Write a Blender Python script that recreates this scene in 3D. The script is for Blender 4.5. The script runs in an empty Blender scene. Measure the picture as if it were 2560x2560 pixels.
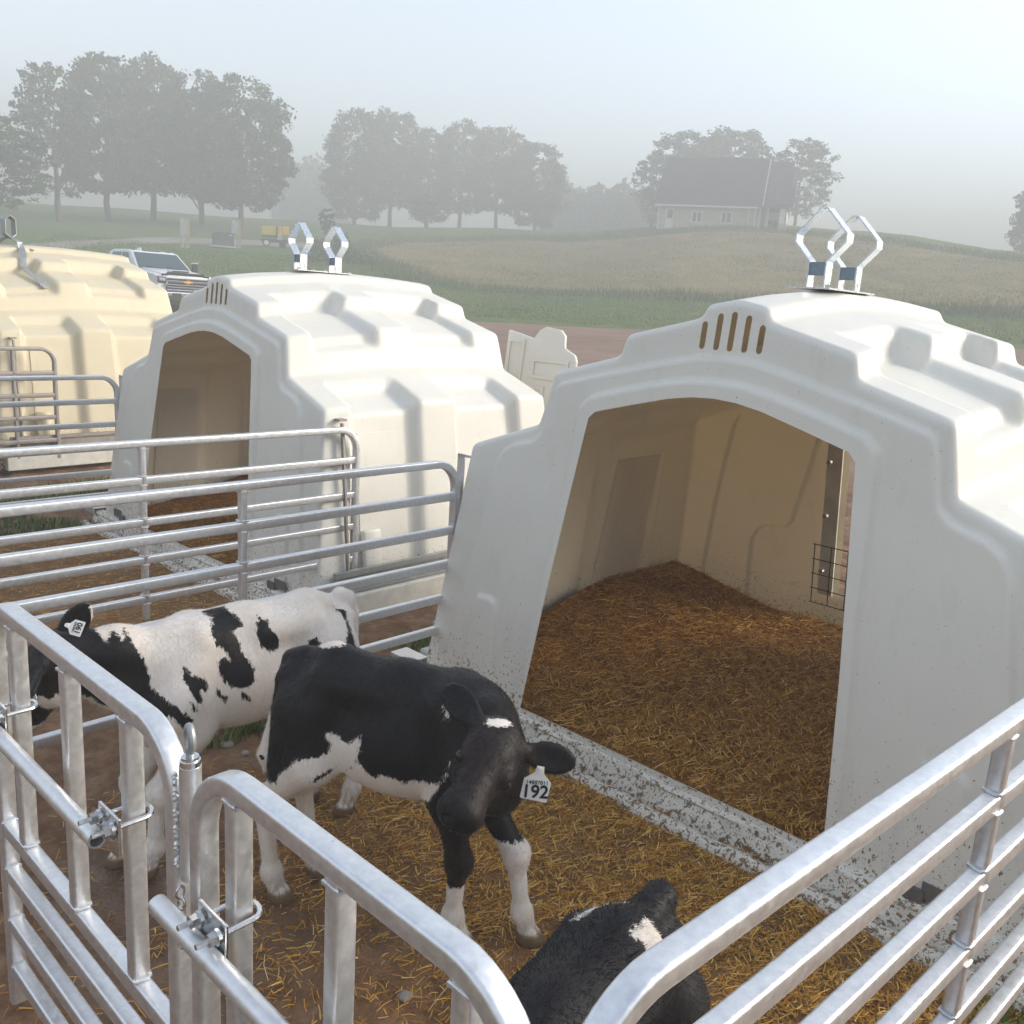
import bpy, bmesh, math, random
import numpy as np
from mathutils import Vector, Matrix, geometry

random.seed(7)
rng = np.random.default_rng(11)
SC = bpy.context.scene
COL = SC.collection

# ------------------------------------------------------------------ camera
PITCH, ROLL, CAM_H = math.radians(12.837), math.radians(3.746), 1.8022
_f = Vector((0, math.cos(PITCH), -math.sin(PITCH)))
_r = Vector((1, 0, 0))
_u = _r.cross(_f)
_c, _s = math.cos(ROLL), math.sin(ROLL)
_R = _c * _r + _s * _u
_U = -_s * _r + _c * _u
cam_data = bpy.data.cameras.new('camera')
cam = bpy.data.objects.new('camera', cam_data)
COL.objects.link(cam)
cam.matrix_world = Matrix(((_R.x, _U.x, -_f.x, 0), (_R.y, _U.y, -_f.y, 0), (_R.z, _U.z, -_f.z, CAM_H), (0, 0, 0, 1)))
cam_data.sensor_width = 36
cam_data.lens = 2255.7 / 2560 * 36
cam_data.clip_start, cam_data.clip_end = 0.05, 2000
SC.camera = cam

# ------------------------------------------------------------------ world, sun, exposure
SUN_EL, SUN_AZ = math.radians(17), math.radians(80)      # azimuth clockwise from +Y
world = bpy.data.worlds.new('World')
SC.world = world
world.use_nodes = True
wn, wl = world.node_tree.nodes, world.node_tree.links
wn.clear()
sky = wn.new('ShaderNodeTexSky')
sky.sky_type = 'NISHITA'
sky.sun_disc = False
sky.sun_elevation = SUN_EL
sky.sun_rotation = SUN_AZ
sky.air_density, sky.dust_density, sky.ozone_density = 1.0, 1.2, 1.5
hsv = wn.new('ShaderNodeHueSaturation')
hsv.inputs['Saturation'].default_value = 0.62
bg = wn.new('ShaderNodeBackground')
bg.inputs['Strength'].default_value = 0.135
wo = wn.new('ShaderNodeOutputWorld')
wl.new(sky.outputs[0], hsv.inputs['Color'])
wl.new(hsv.outputs[0], bg.inputs['Color'])
wl.new(bg.outputs[0], wo.inputs['Surface'])

sd = bpy.data.lights.new('sun', 'SUN')
sd.energy = 3.2
sd.angle = math.radians(28)
sd.color = (1.0, 0.90, 0.75)
sun = bpy.data.objects.new('sun', sd)
COL.objects.link(sun)
sv = Vector((math.sin(SUN_AZ) * math.cos(SUN_EL), math.cos(SUN_AZ) * math.cos(SUN_EL), math.sin(SUN_EL)))
sun.rotation_euler = sv.to_track_quat('Z', 'Y').to_euler()

SC.view_settings.view_transform = 'Standard'
SC.view_settings.look = 'None'
SC.view_settings.exposure = 1.92
SC.view_settings.gamma = 1.0
SC.view_settings.use_curve_mapping = False
SC.render.engine = 'CYCLES'
SC.cycles.use_denoising = True
SC.cycles.max_bounces = 8
SC.cycles.volume_bounces = 1
SC.cycles.use_adaptive_sampling = True

# ------------------------------------------------------------------ helpers: objects
def link(o, parent=None):
    COL.objects.link(o)
    if parent is not None:
        o.parent = parent
    return o

def tag(o, label=None, cat=None, group=None, kind=None):
    if label: o['label'] = label
    if cat: o['category'] = cat
    if group: o['group'] = group
    if kind: o['kind'] = kind
    return o

def empty(name, loc=(0, 0, 0), rz=0.0, label=None, cat=None, group=None):
    o = bpy.data.objects.new(name, None)
    o.empty_display_size = 0.2
    o.location = loc
    o.rotation_euler = (0, 0, rz)
    link(o)
    return tag(o, label, cat, group)

def mesh_obj(name, verts, faces, mat=None, parent=None, smooth=False, auto=None):
    me = bpy.data.meshes.new(name)
    verts = np.asarray(verts, float).reshape(-1, 3)
    if isinstance(faces, np.ndarray):
        n, k = faces.shape
        me.vertices.add(len(verts)); me.vertices.foreach_set('co', verts.ravel())
        me.loops.add(n * k); me.loops.foreach_set('vertex_index', faces.ravel().astype(np.int32))
        me.polygons.add(n)
        me.polygons.foreach_set('loop_start', (np.arange(n) * k).astype(np.int32))
        me.polygons.foreach_set('loop_total', np.full(n, k, np.int32))
        me.update(calc_edges=True); me.validate()
    else:
        me.from_pydata(verts.tolist(), [], faces)
        me.update()
    if mat is not None:
        me.materials.append(mat)
    if smooth:
        me.polygons.foreach_set('use_smooth', np.ones(len(me.polygons), bool))
        if auto is not None:
            me.set_sharp_from_angle(angle=math.radians(auto))
    o = bpy.data.objects.new(name, me)
    return link(o, parent)

def attr(o, name, vals):
    a = o.data.attributes.new(name, 'FLOAT', 'POINT')
    a.data.foreach_set('value', np.asarray(vals, np.float32))

class MB:
    """collects boxes, swept tubes and lathes into one mesh"""
    def __init__(s): s.v, s.f = [], []
    def add(s, v, f):
        b = len(s.v)
        s.v += [tuple(p) for p in v]
        s.f += [tuple(i + b for i in q) for q in f]
        return s
    def box(s, c, size, rot=None, bev=0.0):
        x, y, z = (d / 2 for d in size)
        if bev <= 0:
            P = [Vector((a, b, d)) for a in (-x, x) for b in (-y, y) for d in (-z, z)]
            F = [(0, 1, 3, 2), (4, 6, 7, 5), (0, 4, 5, 1), (2, 3, 7, 6), (0, 2, 6, 4), (1, 5, 7, 3)]
        else:
            bm = bmesh.new(); bmesh.ops.create_cube(bm, size=1)
            for v in bm.verts: v.co = Vector((v.co.x * size[0], v.co.y * size[1], v.co.z * size[2]))
            bmesh.ops.bevel(bm, geom=list(bm.edges), offset=bev, segments=2, affect='EDGES', profile=0.5)
            bm.verts.index_update()
            P = [v.co.copy() for v in bm.verts]; F = [tuple(v.index for v in f.verts) for f in bm.faces]; bm.free()
        if rot is not None: P = [rot @ p for p in P]
        c = Vector(c)
        return s.add([p + c for p in P], F)
    def sweep(s, path, prof, up=(0, 0, 1), closed=False, cap=True):
        P = [Vector(p) for p in path]; n = len(P); m = len(prof); up = Vector(up)
        V = []
        for i in range(n):
            a = P[(i - 1) % n] if (closed or i > 0) else P[i]
            b = P[(i + 1) % n] if (closed or i < n - 1) else P[i]
            t1 = (P[i] - a); t2 = (b - P[i])
            t1 = t1.normalized() if t1.length > 1e-9 else t2.normalized()
            t2 = t2.normalized() if t2.length > 1e-9 else t1
            t = (t1 + t2).normalized()
            w = up.cross(t)
            if w.length < 1e-4: w = Vector((1, 0, 0)).cross(t)
            w.normalize(); h = t.cross(w)
            k = 1.0 / max(0.5, math.sqrt(max(0.01, (1 + t1.dot(t2)) / 2)))
            for (x, y) in prof: V.append(P[i] + w * x + h * y * k)
        F = []
        for i in range(n if closed else n - 1):
            for j in range(m):
                a = i * m + j; b = i * m + (j + 1) % m; c = ((i + 1) % n) * m + (j + 1) % m; d = ((i + 1) % n) * m + j
                F.append((a, d, c, b))
        if cap and not closed:
            F.append(tuple(range(m))); F.append(tuple(reversed(range((n - 1) * m, n * m))))
        return s.add(V, F)
    def tube(s, path, r, n=10, **k):
        rr = r if callable(r) else None
        return s.sweep(path, circ(r, n), **k)
    def cyl(s, a, b, r, r2=None, n=12):
        a, b = Vector(a), Vector(b); r2 = r if r2 is None else r2
        t = (b - a).normalized(); w = t.orthogonal().normalized(); h = t.cross(w)
        V = [a + (w * math.cos(q) + h * math.sin(q)) * r for q in ang(n)] + [b + (w * math.cos(q) + h * math.sin(q)) * r2 for q in ang(n)]
        F = [(i, (i + 1) % n, n + (i + 1) % n, n + i) for i in range(n)] + [tuple(reversed(range(n))), tuple(range(n, 2 * n))]
        return s.add(V, F)
    def prism(s, poly, y0, y1, M=None):
        """poly in (x,z), extruded along y"""
        n = len(poly)
        V = [Vector((x, y0, z)) for x, z in poly] + [Vector((x, y1, z)) for x, z in poly]
        if M is not None: V = [M @ v for v in V]
        F = [tuple(range(n)), tuple(reversed(range(n, 2 * n)))] + [(i, i + n, (i + 1) % n + n, (i + 1) % n) for i in range(n)]
        return s.add(V, F)
    def build(s, name, mat, parent=None, smooth=False, auto=35):
        return mesh_obj(name, s.v, s.f, mat, parent, smooth, auto if smooth else None)

def ang(n): return [2 * math.pi * i / n for i in range(n)]
def circ(r, n=10): return [(r * math.cos(a), r * math.sin(a)) for a in ang(n)]
def rrect(w, h, r, n=3):
    P = []
    for (cx, cy, a0) in ((w / 2 - r, h / 2 - r, 0), (-w / 2 + r, h / 2 - r, 90), (-w / 2 + r, -h / 2 + r, 180), (w / 2 - r, -h / 2 + r, 270)):
        for i in range(n + 1):
            a = math.radians(a0 + 90 * i / n); P.append((cx + r * math.cos(a), cy + r * math.sin(a)))
    return P
def arc2(cx, cy, r, a0, a1, n=8):
    return [(cx + r * math.cos(math.radians(a0 + (a1 - a0) * i / n)), cy + r * math.sin(math.radians(a0 + (a1 - a0) * i / n))) for i in range(n + 1)]

def copy_tree(o, parent=None):
    c = o.copy(); COL.objects.link(c); c.parent = parent
    for ch in list(o.children): copy_tree(ch, c)
    return c

def smst(a, b, x):
    t = np.clip((x - a) / (b - a), 0, 1)
    return t * t * (3 - 2 * t)

# value noise (numpy)
def _hash(ix, iy, seed):
    h = (ix.astype(np.int64) * 374761393 + iy.astype(np.int64) * 668265263 + seed * 144269) & 0x7fffffff
    h = ((h ^ (h >> 13)) * 1274126177) & 0x7fffffff
    return ((h ^ (h >> 16)) & 0xffff) / 65535.0
def vnoise(x, y, seed=0):
    x = np.asarray(x, float); y = np.asarray(y, float)
    ix, iy = np.floor(x), np.floor(y); fx, fy = x - ix, y - iy
    fx = fx * fx * (3 - 2 * fx); fy = fy * fy * (3 - 2 * fy)
    a = _hash(ix, iy, seed); b = _hash(ix + 1, iy, seed); c = _hash(ix, iy + 1, seed); d = _hash(ix + 1, iy + 1, seed)
    return (a * (1 - fx) + b * fx) * (1 - fy) + (c * (1 - fx) + d * fx) * fy
def fbm(x, y, o=4, seed=0):
    s = 0; a = 0.5
    for i in range(o):
        s = s + a * (vnoise(x * 2 ** i, y * 2 ** i, seed + i * 17) - 0.5); a *= 0.5
    return s

# ------------------------------------------------------------------ helpers: materials
def new_mat(name):
    m = bpy.data.materials.new(name); m.use_nodes = True
    nt = m.node_tree; b = nt.nodes['Principled BSDF']
    return m, nt, b
def node(nt, t, **k):
    n = nt.nodes.new(t)
    for a, v in k.items(): setattr(n, a, v)
    return n
def setin(n, **k):
    for a, v in k.items(): n.inputs[a.replace('_', ' ')].default_value = v
def lnk(nt, a, b): nt.links.new(a, b)
def c4(c): return (c[0], c[1], c[2], 1)
def ramp(nt, fac, stops, interp='LINEAR'):
    r = node(nt, 'ShaderNodeValToRGB'); r.color_ramp.interpolation = interp
    e = r.color_ramp.elements
    while len(e) > 1: e.remove(e[-1])
    e[0].position, e[0].color = stops[0][0], c4(stops[0][1])
    for p, c in stops[1:]:
        q = e.new(p); q.color = c4(c)
    if fac is not None: lnk(nt, fac, r.inputs[0])
    return r
def noise(nt, scale, detail=4, rough=0.55, vec=None, dist=0):
    n = node(nt, 'ShaderNodeTexNoise'); setin(n, Scale=scale, Detail=detail, Roughness=rough, Distortion=dist)
    if vec is not None: lnk(nt, vec, n.inputs['Vector'])
    return n
def mixc(nt, fac, a, b, blend='MIX'):
    m = node(nt, 'ShaderNodeMix', data_type='RGBA', blend_type=blend)
    for s, i in ((fac, 0), (a, 6), (b, 7)):
        if isinstance(s, (int, float)): m.inputs[i].default_value = s
        elif isinstance(s, tuple): m.inputs[i].default_value = c4(s)
        else: lnk(nt, s, m.inputs[i])
    return m.outputs[2]
def math_(nt, op, a, b=None, clamp=False):
    m = node(nt, 'ShaderNodeMath', operation=op, use_clamp=clamp)
    for s, i in ((a, 0), (b, 1)):
        if s is None: continue
        if isinstance(s, (int, float)): m.inputs[i].default_value = s
        else: lnk(nt, s, m.inputs[i])
    return m.outputs[0]
def maprange(nt, v, a, b, c=0, d=1):
    m = node(nt, 'ShaderNodeMapRange'); m.clamp = True
    lnk(nt, v, m.inputs[0])
    for i, x in enumerate((a, b, c, d)): m.inputs[i + 1].default_value = x
    return m.outputs[0]
def bump(nt, b, h, strength=0.3, dist=0.01):
    n = node(nt, 'ShaderNodeBump'); setin(n, Strength=strength, Distance=dist)
    lnk(nt, h, n.inputs['Height']); lnk(nt, n.outputs[0], b.inputs['Normal'])
    return n
def objco(nt): return node(nt, 'ShaderNodeTexCoord').outputs['Object']
def mapping(nt, vec, scale=(1, 1, 1), rot=(0, 0, 0)):
    m = node(nt, 'ShaderNodeMapping'); m.inputs['Scale'].default_value = scale; m.inputs['Rotation'].default_value = rot
    lnk(nt, vec, m.inputs['Vector']); return m.outputs[0]

def simple(name, col, rough=0.5, metal=0.0, var=0.12, scale=8, bmp=0.0, bscale=60, spec=0.5):
    m, nt, b = new_mat(name)
    co = objco(nt); n = noise(nt, scale, 5, 0.6, co)
    r = ramp(nt, n.outputs[0], [(0.3, tuple(c * (1 - var) for c in col)), (0.7, tuple(min(1, c * (1 + var)) for c in col))])
    lnk(nt, r.outputs[0], b.inputs['Base Color'])
    rr = maprange(nt, n.outputs[0], 0.3, 0.7, rough * 0.85, min(1, rough * 1.15)); lnk(nt, rr, b.inputs['Roughness'])
    setin(b, Metallic=metal); b.inputs['Specular IOR Level'].default_value = spec
    if bmp > 0:
        n2 = noise(nt, bscale, 4, 0.6, co); bump(nt, b, n2.outputs[0], bmp, 0.004)
    return m

def plastic(name, col, dirt=1.0, front_z=0.7):
    """rotomoulded polyethylene, splashed with mud low on its front face"""
    m, nt, b = new_mat(name)
    co = objco(nt); sep = node(nt, 'ShaderNodeSeparateXYZ'); lnk(nt, co, sep.inputs[0])
    n = noise(nt, 2.2, 5, 0.6, co)
    base = ramp(nt, n.outputs[0], [(0.25, tuple(c * 0.93 for c in col)), (0.7, col)]).outputs[0]
    # faint scuffs
    sc = noise(nt, 9, 6, 0.7, mapping(nt, co, (1, 1, 0.35)))
    base = mixc(nt, maprange(nt, sc.outputs[0], 0.56, 0.74, 0, 0.17 * dirt), base, (0.36, 0.33, 0.27))
    # splashes: specks, denser towards the ground
    low = maprange(nt, sep.outputs[2], 0.02, front_z, 1, 0)
    low = math_(nt, 'POWER', low, 1.6)
    s1 = noise(nt, 75, 4, 0.6, mapping(nt, co, (1, 1, .7)), 0.2); s2 = noise(nt, 34, 6, 0.68, mapping(nt, co, (.7, 1, 1)), 0.3); s3 = noise(nt, 130, 2, 0.5, co)
    th1 = math_(nt, 'SUBTRACT', s1.outputs[0], math_(nt, 'MULTIPLY', low, 0.18 * max(dirt, .9)))
    m1 = maprange(nt, th1, 0.29, 0.255)
    th2 = math_(nt, 'SUBTRACT', s2.outputs[0], math_(nt, 'MULTIPLY', low, 0.21 * max(dirt, .9)))
    m2 = maprange(nt, th2, 0.25, 0.20)
    th3 = math_(nt, 'SUBTRACT', s3.outputs[0], math_(nt, 'MULTIPLY', low, 0.12))
    m3 = maprange(nt, th3, 0.262, 0.240)
    mm = math_(nt, 'MULTIPLY', math_(nt, 'MAXIMUM', m1, math_(nt, 'MAXIMUM', m2, m3)), min(1.0, dirt))
    base = mixc(nt, mm, base, mixc(nt, maprange(nt, s2.outputs[0], .3, .7), (0.15, 0.082, 0.036), (0.33, 0.20, 0.10)))
    lnk(nt, base, b.inputs['Base Color'])
    setin(b, Roughness=0.42); b.inputs['Specular IOR Level'].default_value = 0.4
    fine = noise(nt, 220, 2, 0.5, co); bump(nt, b, fine.outputs[0], 0.06, 0.002)
    tr = node(nt, 'ShaderNodeBsdfTranslucent'); tr.inputs['Color'].default_value = (0.80, 0.55, 0.26, 1)
    mx = node(nt, 'ShaderNodeMixShader'); mx.inputs[0].default_value = 0.07
    out = nt.nodes['Material Output']
    lnk(nt, b.outputs[0], mx.inputs[1]); lnk(nt, tr.outputs[0], mx.inputs[2]); lnk(nt, mx.outputs[0], out.inputs['Surface'])
    return m

def metal(name, col, rough=0.42, var=0.1, spangle=22, metallic=0.9, dirt=0.25):
    m, nt, b = new_mat(name)
    co = objco(nt)
    n = noise(nt, spangle, 5, 0.65, co); n2 = noise(nt, 3, 4, 0.6, co); n3 = noise(nt, 70, 3, 0.6, co, 0.5)
    base = ramp(nt, n.outputs[0], [(0.3, tuple(c * (1 - var) for c in col)), (0.7, tuple(min(1, c * (1 + var)) for c in col))]).outputs[0]
    dm = math_(nt, 'MULTIPLY', maprange(nt, n2.outputs[0], 0.45, 0.75), dirt)
    base = mixc(nt, dm, base, (0.30, 0.27, 0.23))
    sp = maprange(nt, n3.outputs[0], 0.27, 0.24, 0, min(1, dirt * 3))
    base = mixc(nt, sp, base, (0.10, 0.075, 0.05))
    lnk(nt, base, b.inputs['Base Color'])
    lnk(nt, maprange(nt, n.outputs[0], 0.3, 0.7, rough * 0.8, rough * 1.2), b.inputs['Roughness'])
    lnk(nt, math_(nt, 'MULTIPLY', math_(nt, 'SUBTRACT', 1.0, math_(nt, 'MAXIMUM', dm, sp)), metallic), b.inputs['Metallic'])
    bump(nt, b, n.outputs[0], 0.05, 0.002)
    return m

def attr_node(nt, name):
    a = node(nt, 'ShaderNodeAttribute'); a.attribute_name = name; a.attribute_type = 'GEOMETRY'
    return a.outputs['Fac']

def strand_mat(name, stops, rough=0.7):
    m, nt, b = new_mat(name)
    lnk(nt, ramp(nt, attr_node(nt, 'rnd'), stops).outputs[0], b.inputs['Base Color'])
    setin(b, Roughness=rough); b.inputs['Specular IOR Level'].default_value = 0.3
    return m

M = {}
M['hutch'] = plastic('hutch_plastic', (0.77, 0.75, 0.68))
M['hutch_old'] = plastic('hutch_plastic_aged', (0.70, 0.62, 0.45), 1.2)
M['flange'] = plastic('hutch_plastic_splashed', (0.80, 0.77, 0.68), .98, .7)
M['alu'] = metal('aluminium_tube', (0.74, 0.75, 0.765), 0.40, 0.11, 60, 0.85, 0.14)
M['galv'] = metal('galvanised_steel', (0.66, 0.70, 0.74), 0.30, 0.06, 60, 0.9, 0.05)
M['old_metal'] = metal('weathered_metal', (0.33, 0.30, 0.29), 0.55, 0.15, 30, 0.7, 0.5)
M['dark_metal'] = metal('dark_metal', (0.16, 0.16, 0.17), 0.5, 0.15, 30, 0.6, 0.3)
M['bolt'] = metal('zinc_bolt', (0.68, 0.69, 0.70), 0.25, 0.08, 90, 1.0, 0.05)
M['slate'] = metal('slate_steel', (0.20, 0.26, 0.31), 0.45, 0.15, 40, 0.7, 0.1)
M['concrete'] = simple('concrete', (0.52, 0.50, 0.45), 0.85, 0, 0.15, 12, 0.3, 90)
M['wire'] = simple('black_wire', (0.02, 0.02, 0.022), 0.5)

# ------------------------------------------------------------------ terrain
T_AZ = np.radians([-60, -29, -21.6, -11.2, 0, 12.6, 20, 28, 60])
T_R = np.array([0, 7.0, 10, 20, 30, 45, 60, 75, 90, 115, 160, 340])
T_Z = np.array([
    [0, 0.0, .13, .40, 0.62, 2.25, 3.85, 5.2, 6.9, 9.4, 11.5, 15],
    [0, 0.0, .13, .40, 0.62, 2.25, 3.85, 5.2, 6.9, 9.4, 11.5, 15],
    [0, 0.0, .13, .40, 0.62, 2.25, 3.85, 5.3, 7.4, 9.8, 12.0, 15],
    [0, 0.0, .10, .40, 0.70, 2.25, 3.90, 5.5, 7.8, 10.2, 12.5, 16],
    [0, 0.0, .06, .35, 0.80, 2.05, 3.80, 6.2, 8.8, 11.0, 12.5, 15],
    [0, 0.0, .06, .35, 0.80, 2.25, 4.65, 8.0, 11.0, 11.8, 12.0, 12],
    [0, 0.0, .06, .35, 0.80, 2.30, 4.90, 8.2, 10.6, 10.8, 10.6, 10],
    [0, 0.0, .06, .35, 0.80, 2.30, 4.80, 7.7, 9.0, 8.9, 8.8, 8],
    [0, 0.0, .06, .35, 0.80, 2.20, 4.40, 6.8, 8.0, 8.0, 8.0, 8]], float)
_rr = np.arange(0, 341.0, 1.0)
_k = np.exp(-0.5 * (np.arange(-12, 13) / 4.0) ** 2); _k /= _k.sum()
_TZ = []
for row in T_Z:
    z = np.interp(_rr, T_R, row)
    zs = np.convolve(np.pad(z, 12, mode='edge'), _k, mode='valid')
    w = smst(8, 16, _rr)
    _TZ.append(z * (1 - w) + zs * w)
_TZ = np.array(_TZ)
def gz(x, y):
    x = np.asarray(x, float); y = np.asarray(y, float)
    r = np.clip(np.hypot(x, y), 0, 339.0); a = np.arctan2(x, y)
    a = np.clip(a, T_AZ[0], T_AZ[-1])
    i = np.clip(np.searchsorted(T_AZ, a) - 1, 0, len(T_AZ) - 2)
    t = (a - T_AZ[i]) / (T_AZ[i + 1] - T_AZ[i]); t = t * t * (3 - 2 * t)
    j = r.astype(int); q = r - j
    z0 = _TZ[i, j] * (1 - q) + _TZ[i, j + 1] * q; z1 = _TZ[i + 1, j] * (1 - q) + _TZ[i + 1, j + 1] * q
    z = z0 * (1 - t) + z1 * t
    return np.where(y < -2, 0.0, z)
def gzf(x, y): return float(gz(np.array([x]), np.array([y]))[0])

def in_poly(x, y, poly):
    x = np.asarray(x, float); y = np.asarray(y, float); c = np.zeros(x.shape, bool); n = len(poly)
    for i in range(n):
        x1, y1 = poly[i]; x2, y2 = poly[(i + 1) % n]
        if y1 == y2: continue
        k = ((y1 > y) != (y2 > y)) & (x < (x2 - x1) * (y - y1) / (y2 - y1) + x1)
        c ^= k
    return c
def poly_dist(x, y, poly, closed=True):
    x = np.asarray(x, float); y = np.asarray(y, float); d = np.full(x.shape, 1e9); n = len(poly)
    for i in range(n if closed else n - 1):
        ax, ay = poly[i]; bx, by = poly[(i + 1) % n]; dx, dy = bx - ax, by - ay; L = dx * dx + dy * dy + 1e-12
        t = np.clip(((x - ax) * dx + (y - ay) * dy) / L, 0, 1)
        d = np.minimum(d, np.hypot(x - ax - t * dx, y - ay - t * dy))
    return d
def poly_sd(x, y, poly):
    return np.where(in_poly(x, y, poly), 1, -1) * poly_dist(x, y, poly)

def grid_faces(nx, ny):
    i, j = np.meshgrid(np.arange(nx - 1), np.arange(ny - 1), indexing='ij'); a = (i * ny + j).ravel()
    return np.stack([a, a + ny, a + ny + 1, a + 1], 1)

# ------------------------------------------------------------------ ground materials and sheets
def ground_mat(name, cols, scale, rough=0.95, bmp=0.4, bscale=30, stretch=(1, 1, 1)):
    m, nt, b = new_mat(name)
    co = mapping(nt, objco(nt), stretch)
    n1 = noise(nt, scale, 6, 0.65, co); n2 = noise(nt, scale * 0.11, 4, 0.6, co)
    f = math_(nt, 'ADD', math_(nt, 'MULTIPLY', n1.outputs[0], 0.6), math_(nt, 'MULTIPLY', n2.outputs[0], 0.4))
    lnk(nt, ramp(nt, f, [(0.36 + 0.28 * i / (len(cols) - 1), c) for i, c in enumerate(cols)]).outputs[0], b.inputs['Base Color'])
    setin(b, Roughness=rough); b.inputs['Specular IOR Level'].default_value = 0.15
    n3 = noise(nt, bscale, 5, 0.7, co); bump(nt, b, n3.outputs[0], bmp, 0.05)
    return m
M['lawn'] = ground_mat('lawn_grass', [(0.06, 0.105, 0.014), (0.095, 0.15, 0.022), (0.15, 0.19, 0.035)], 1.6, stretch=(1, 0.5, 1))
M['field'] = ground_mat('hay_field', [(0.15, 0.14, 0.045), (0.24, 0.19, 0.07), (0.31, 0.235, 0.10)], 0.9, stretch=(0.8, 0.35, 1))
M['yard'] = ground_mat('dry_yard_dirt', [(0.19, 0.115, 0.08), (0.26, 0.165, 0.115), (0.33, 0.22, 0.16)], 1.3, stretch=(0.5, 1, 1))
M['drive'] = ground_mat('gravel', [(0.24, 0.21, 0.18), (0.31, 0.28, 0.24), (0.38, 0.34, 0.30)], 3)

# the lawn and hill: one sheet to the horizon
ra = np.unique(np.concatenate([np.linspace(0.0, 12, 14), np.linspace(12, 120, 90), np.geomspace(120, 310, 24)]))
aa = np.radians(np.linspace(-180, 180, 181))
RA, AA = np.meshgrid(ra, aa, indexing='ij')
GX, GY = RA * np.sin(AA), RA * np.cos(AA)
GZ = gz(GX, GY) - 0.03 + np.where(RA > 14, fbm(GX * 0.13, GY * 0.13, 3, 5) * 0.25, 0)
ground = mesh_obj('ground', np.stack([GX, GY, GZ], -1).reshape(-1, 3), grid_faces(len(ra), len(aa)), M['lawn'], smooth=True)
tag(ground, kind='structure')

def drape(name, poly, step, mat, lift, kind='structure', wob=0.0, seed=3):
    xs = [p[0] for p in poly]; ys = [p[1] for p in poly]
    gx = np.arange(min(xs), max(xs) + step, step); gy = np.arange(min(ys), max(ys) + step, step)
    X, Y = np.meshgrid(gx, gy, indexing='ij')
    sdv = poly_sd(X, Y, poly) + wob * fbm(X * 0.6, Y * 0.6, 4, seed) * 2
    pen = smst(.2, .6, np.minimum.reduce([X + 6.4, 4.2 - X, Y - .1, 10.6 - Y]))
    Z = gz(X, Y) + np.where(np.hypot(X, Y) > 14, fbm(X * 0.13, Y * 0.13, 3, 5) * 0.25, 0) - 0.03 + np.clip(sdv * 0.08, -0.12, lift) - .2 * pen
    F = grid_faces(len(gx), len(gy))
    ok = (sdv.ravel()[F] > -step * 1.2).all(1)
    used = np.unique(F[ok]); mp = np.full(X.size, -1); mp[used] = np.arange(len(used))
    V = np.stack([X, Y, Z], -1).reshape(-1, 3)[used]
    o = mesh_obj(name, V, mp[F[ok]], mat, smooth=True)
    return tag(o, kind=kind)
YARD = [(-60, -20), (-60, 20), (-22, 22), (-12, 27), (-2.4, 34.4), (4.1, 35.2), (8.2, 34.7), (17.8, 32.9), (40, 30), (40, -20)]
FIELD = [(-12.6, 72), (-9.7, 61.8), (-7.6, 57), (-5.8, 52.3), (-2.7, 50.2), (3.1, 50.9), (8.5, 48.3), (13.6, 47.1), (23.4, 43.7), (42, 38), (60, 60), (33, 63), (27.3, 69.5), (20.9, 78), (10, 80), (0, 83), (-6.7, 79.7), (-11.1, 78)]
DRIVE = [(-40, 22), (-27, 40), (-24, 47), (-24.4, 54), (-24.0, 63), (-19.6, 68), (-13, 69.5), (-13, 73.5), (-20.9, 73.2), (-26.5, 68), (-27, 58.5), (-26, 48), (-30, 40), (-43, 24)]
drape('dirt_yard', YARD, 0.8, M['yard'], 0.05, wob=0.4)
drape('hay_field', FIELD, 0.9, M['field'], 0.10, wob=0.5)
drape('gravel_drive', DRIVE, 0.7, M['drive'], 0.06, wob=0.2)

# ------------------------------------------------------------------ calf hutch geometry
LEAN, RLEAN, HL = 0.103, 0.155, 2.17
RIB = [(1.37, 0), (1.225, 1.182), (.99, 1.267), (.955, 1.28), (.848, 1.318), (.822, 1.43), (.818, 1.45), (.796, 1.545), (.478, 1.636), (.459, 1.72), (.345, 1.749), (.325, 1.754), (.138, 1.802), (.12, 1.851), (0, 1.872)]
POC = [(1.318, 0), (1.168, 1.128), (.985, 1.205), (.955, 1.278), (.848, 1.318), (.822, 1.43), (.765, 1.447), (.735, 1.505), (.478, 1.590), (.455, 1.597), (.350, 1.628), (.325, 1.752), (.138, 1.802), (.12, 1.851), (0, 1.872)]
def _sample(P, ns):
    o = []
    for (a, b), n in zip(zip(P[:-1], P[1:]), ns):
        for i in range(n): o.append((a[0] + (b[0] - a[0]) * i / n, a[1] + (b[1] - a[1]) * i / n))
    o.append(P[-1]); return np.array(o)
_ns = [max(3, int(math.hypot(b[0] - a[0], b[1] - a[1]) / .0125)) for a, b in zip(RIB[:-1], RIB[1:])]
def _full(P):
    h = _sample(P, _ns)
    f = np.concatenate([h * np.array([-1, 1]), h[-2::-1]])       # left base .. top .. right base
    return f
def _smooth(f, s):
    k = np.exp(-0.5 * (np.arange(-8, 9) / s) ** 2); k /= k.sum()
    e0 = f[0] + (f[0] - f[1:9])[::-1]; e1 = f[-1] + (f[-1] - f[-9:-1])[::-1]
    g = np.concatenate([e0, f, e1]); return np.stack([np.convolve(g[:, i], k, 'valid') for i in range(2)], 1)
RIBF, POCF = _smooth(_full(RIB), 1.25), _smooth(_full(POC), 1.2)
def _arc(t, z):
    a = np.interp(t, [0, .15, .4, .6, .8, 1.0], [0, .035, .075, .08, .072, .055])
    return a * np.clip((z - 1.0) / .45, 0, 1)
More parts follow.
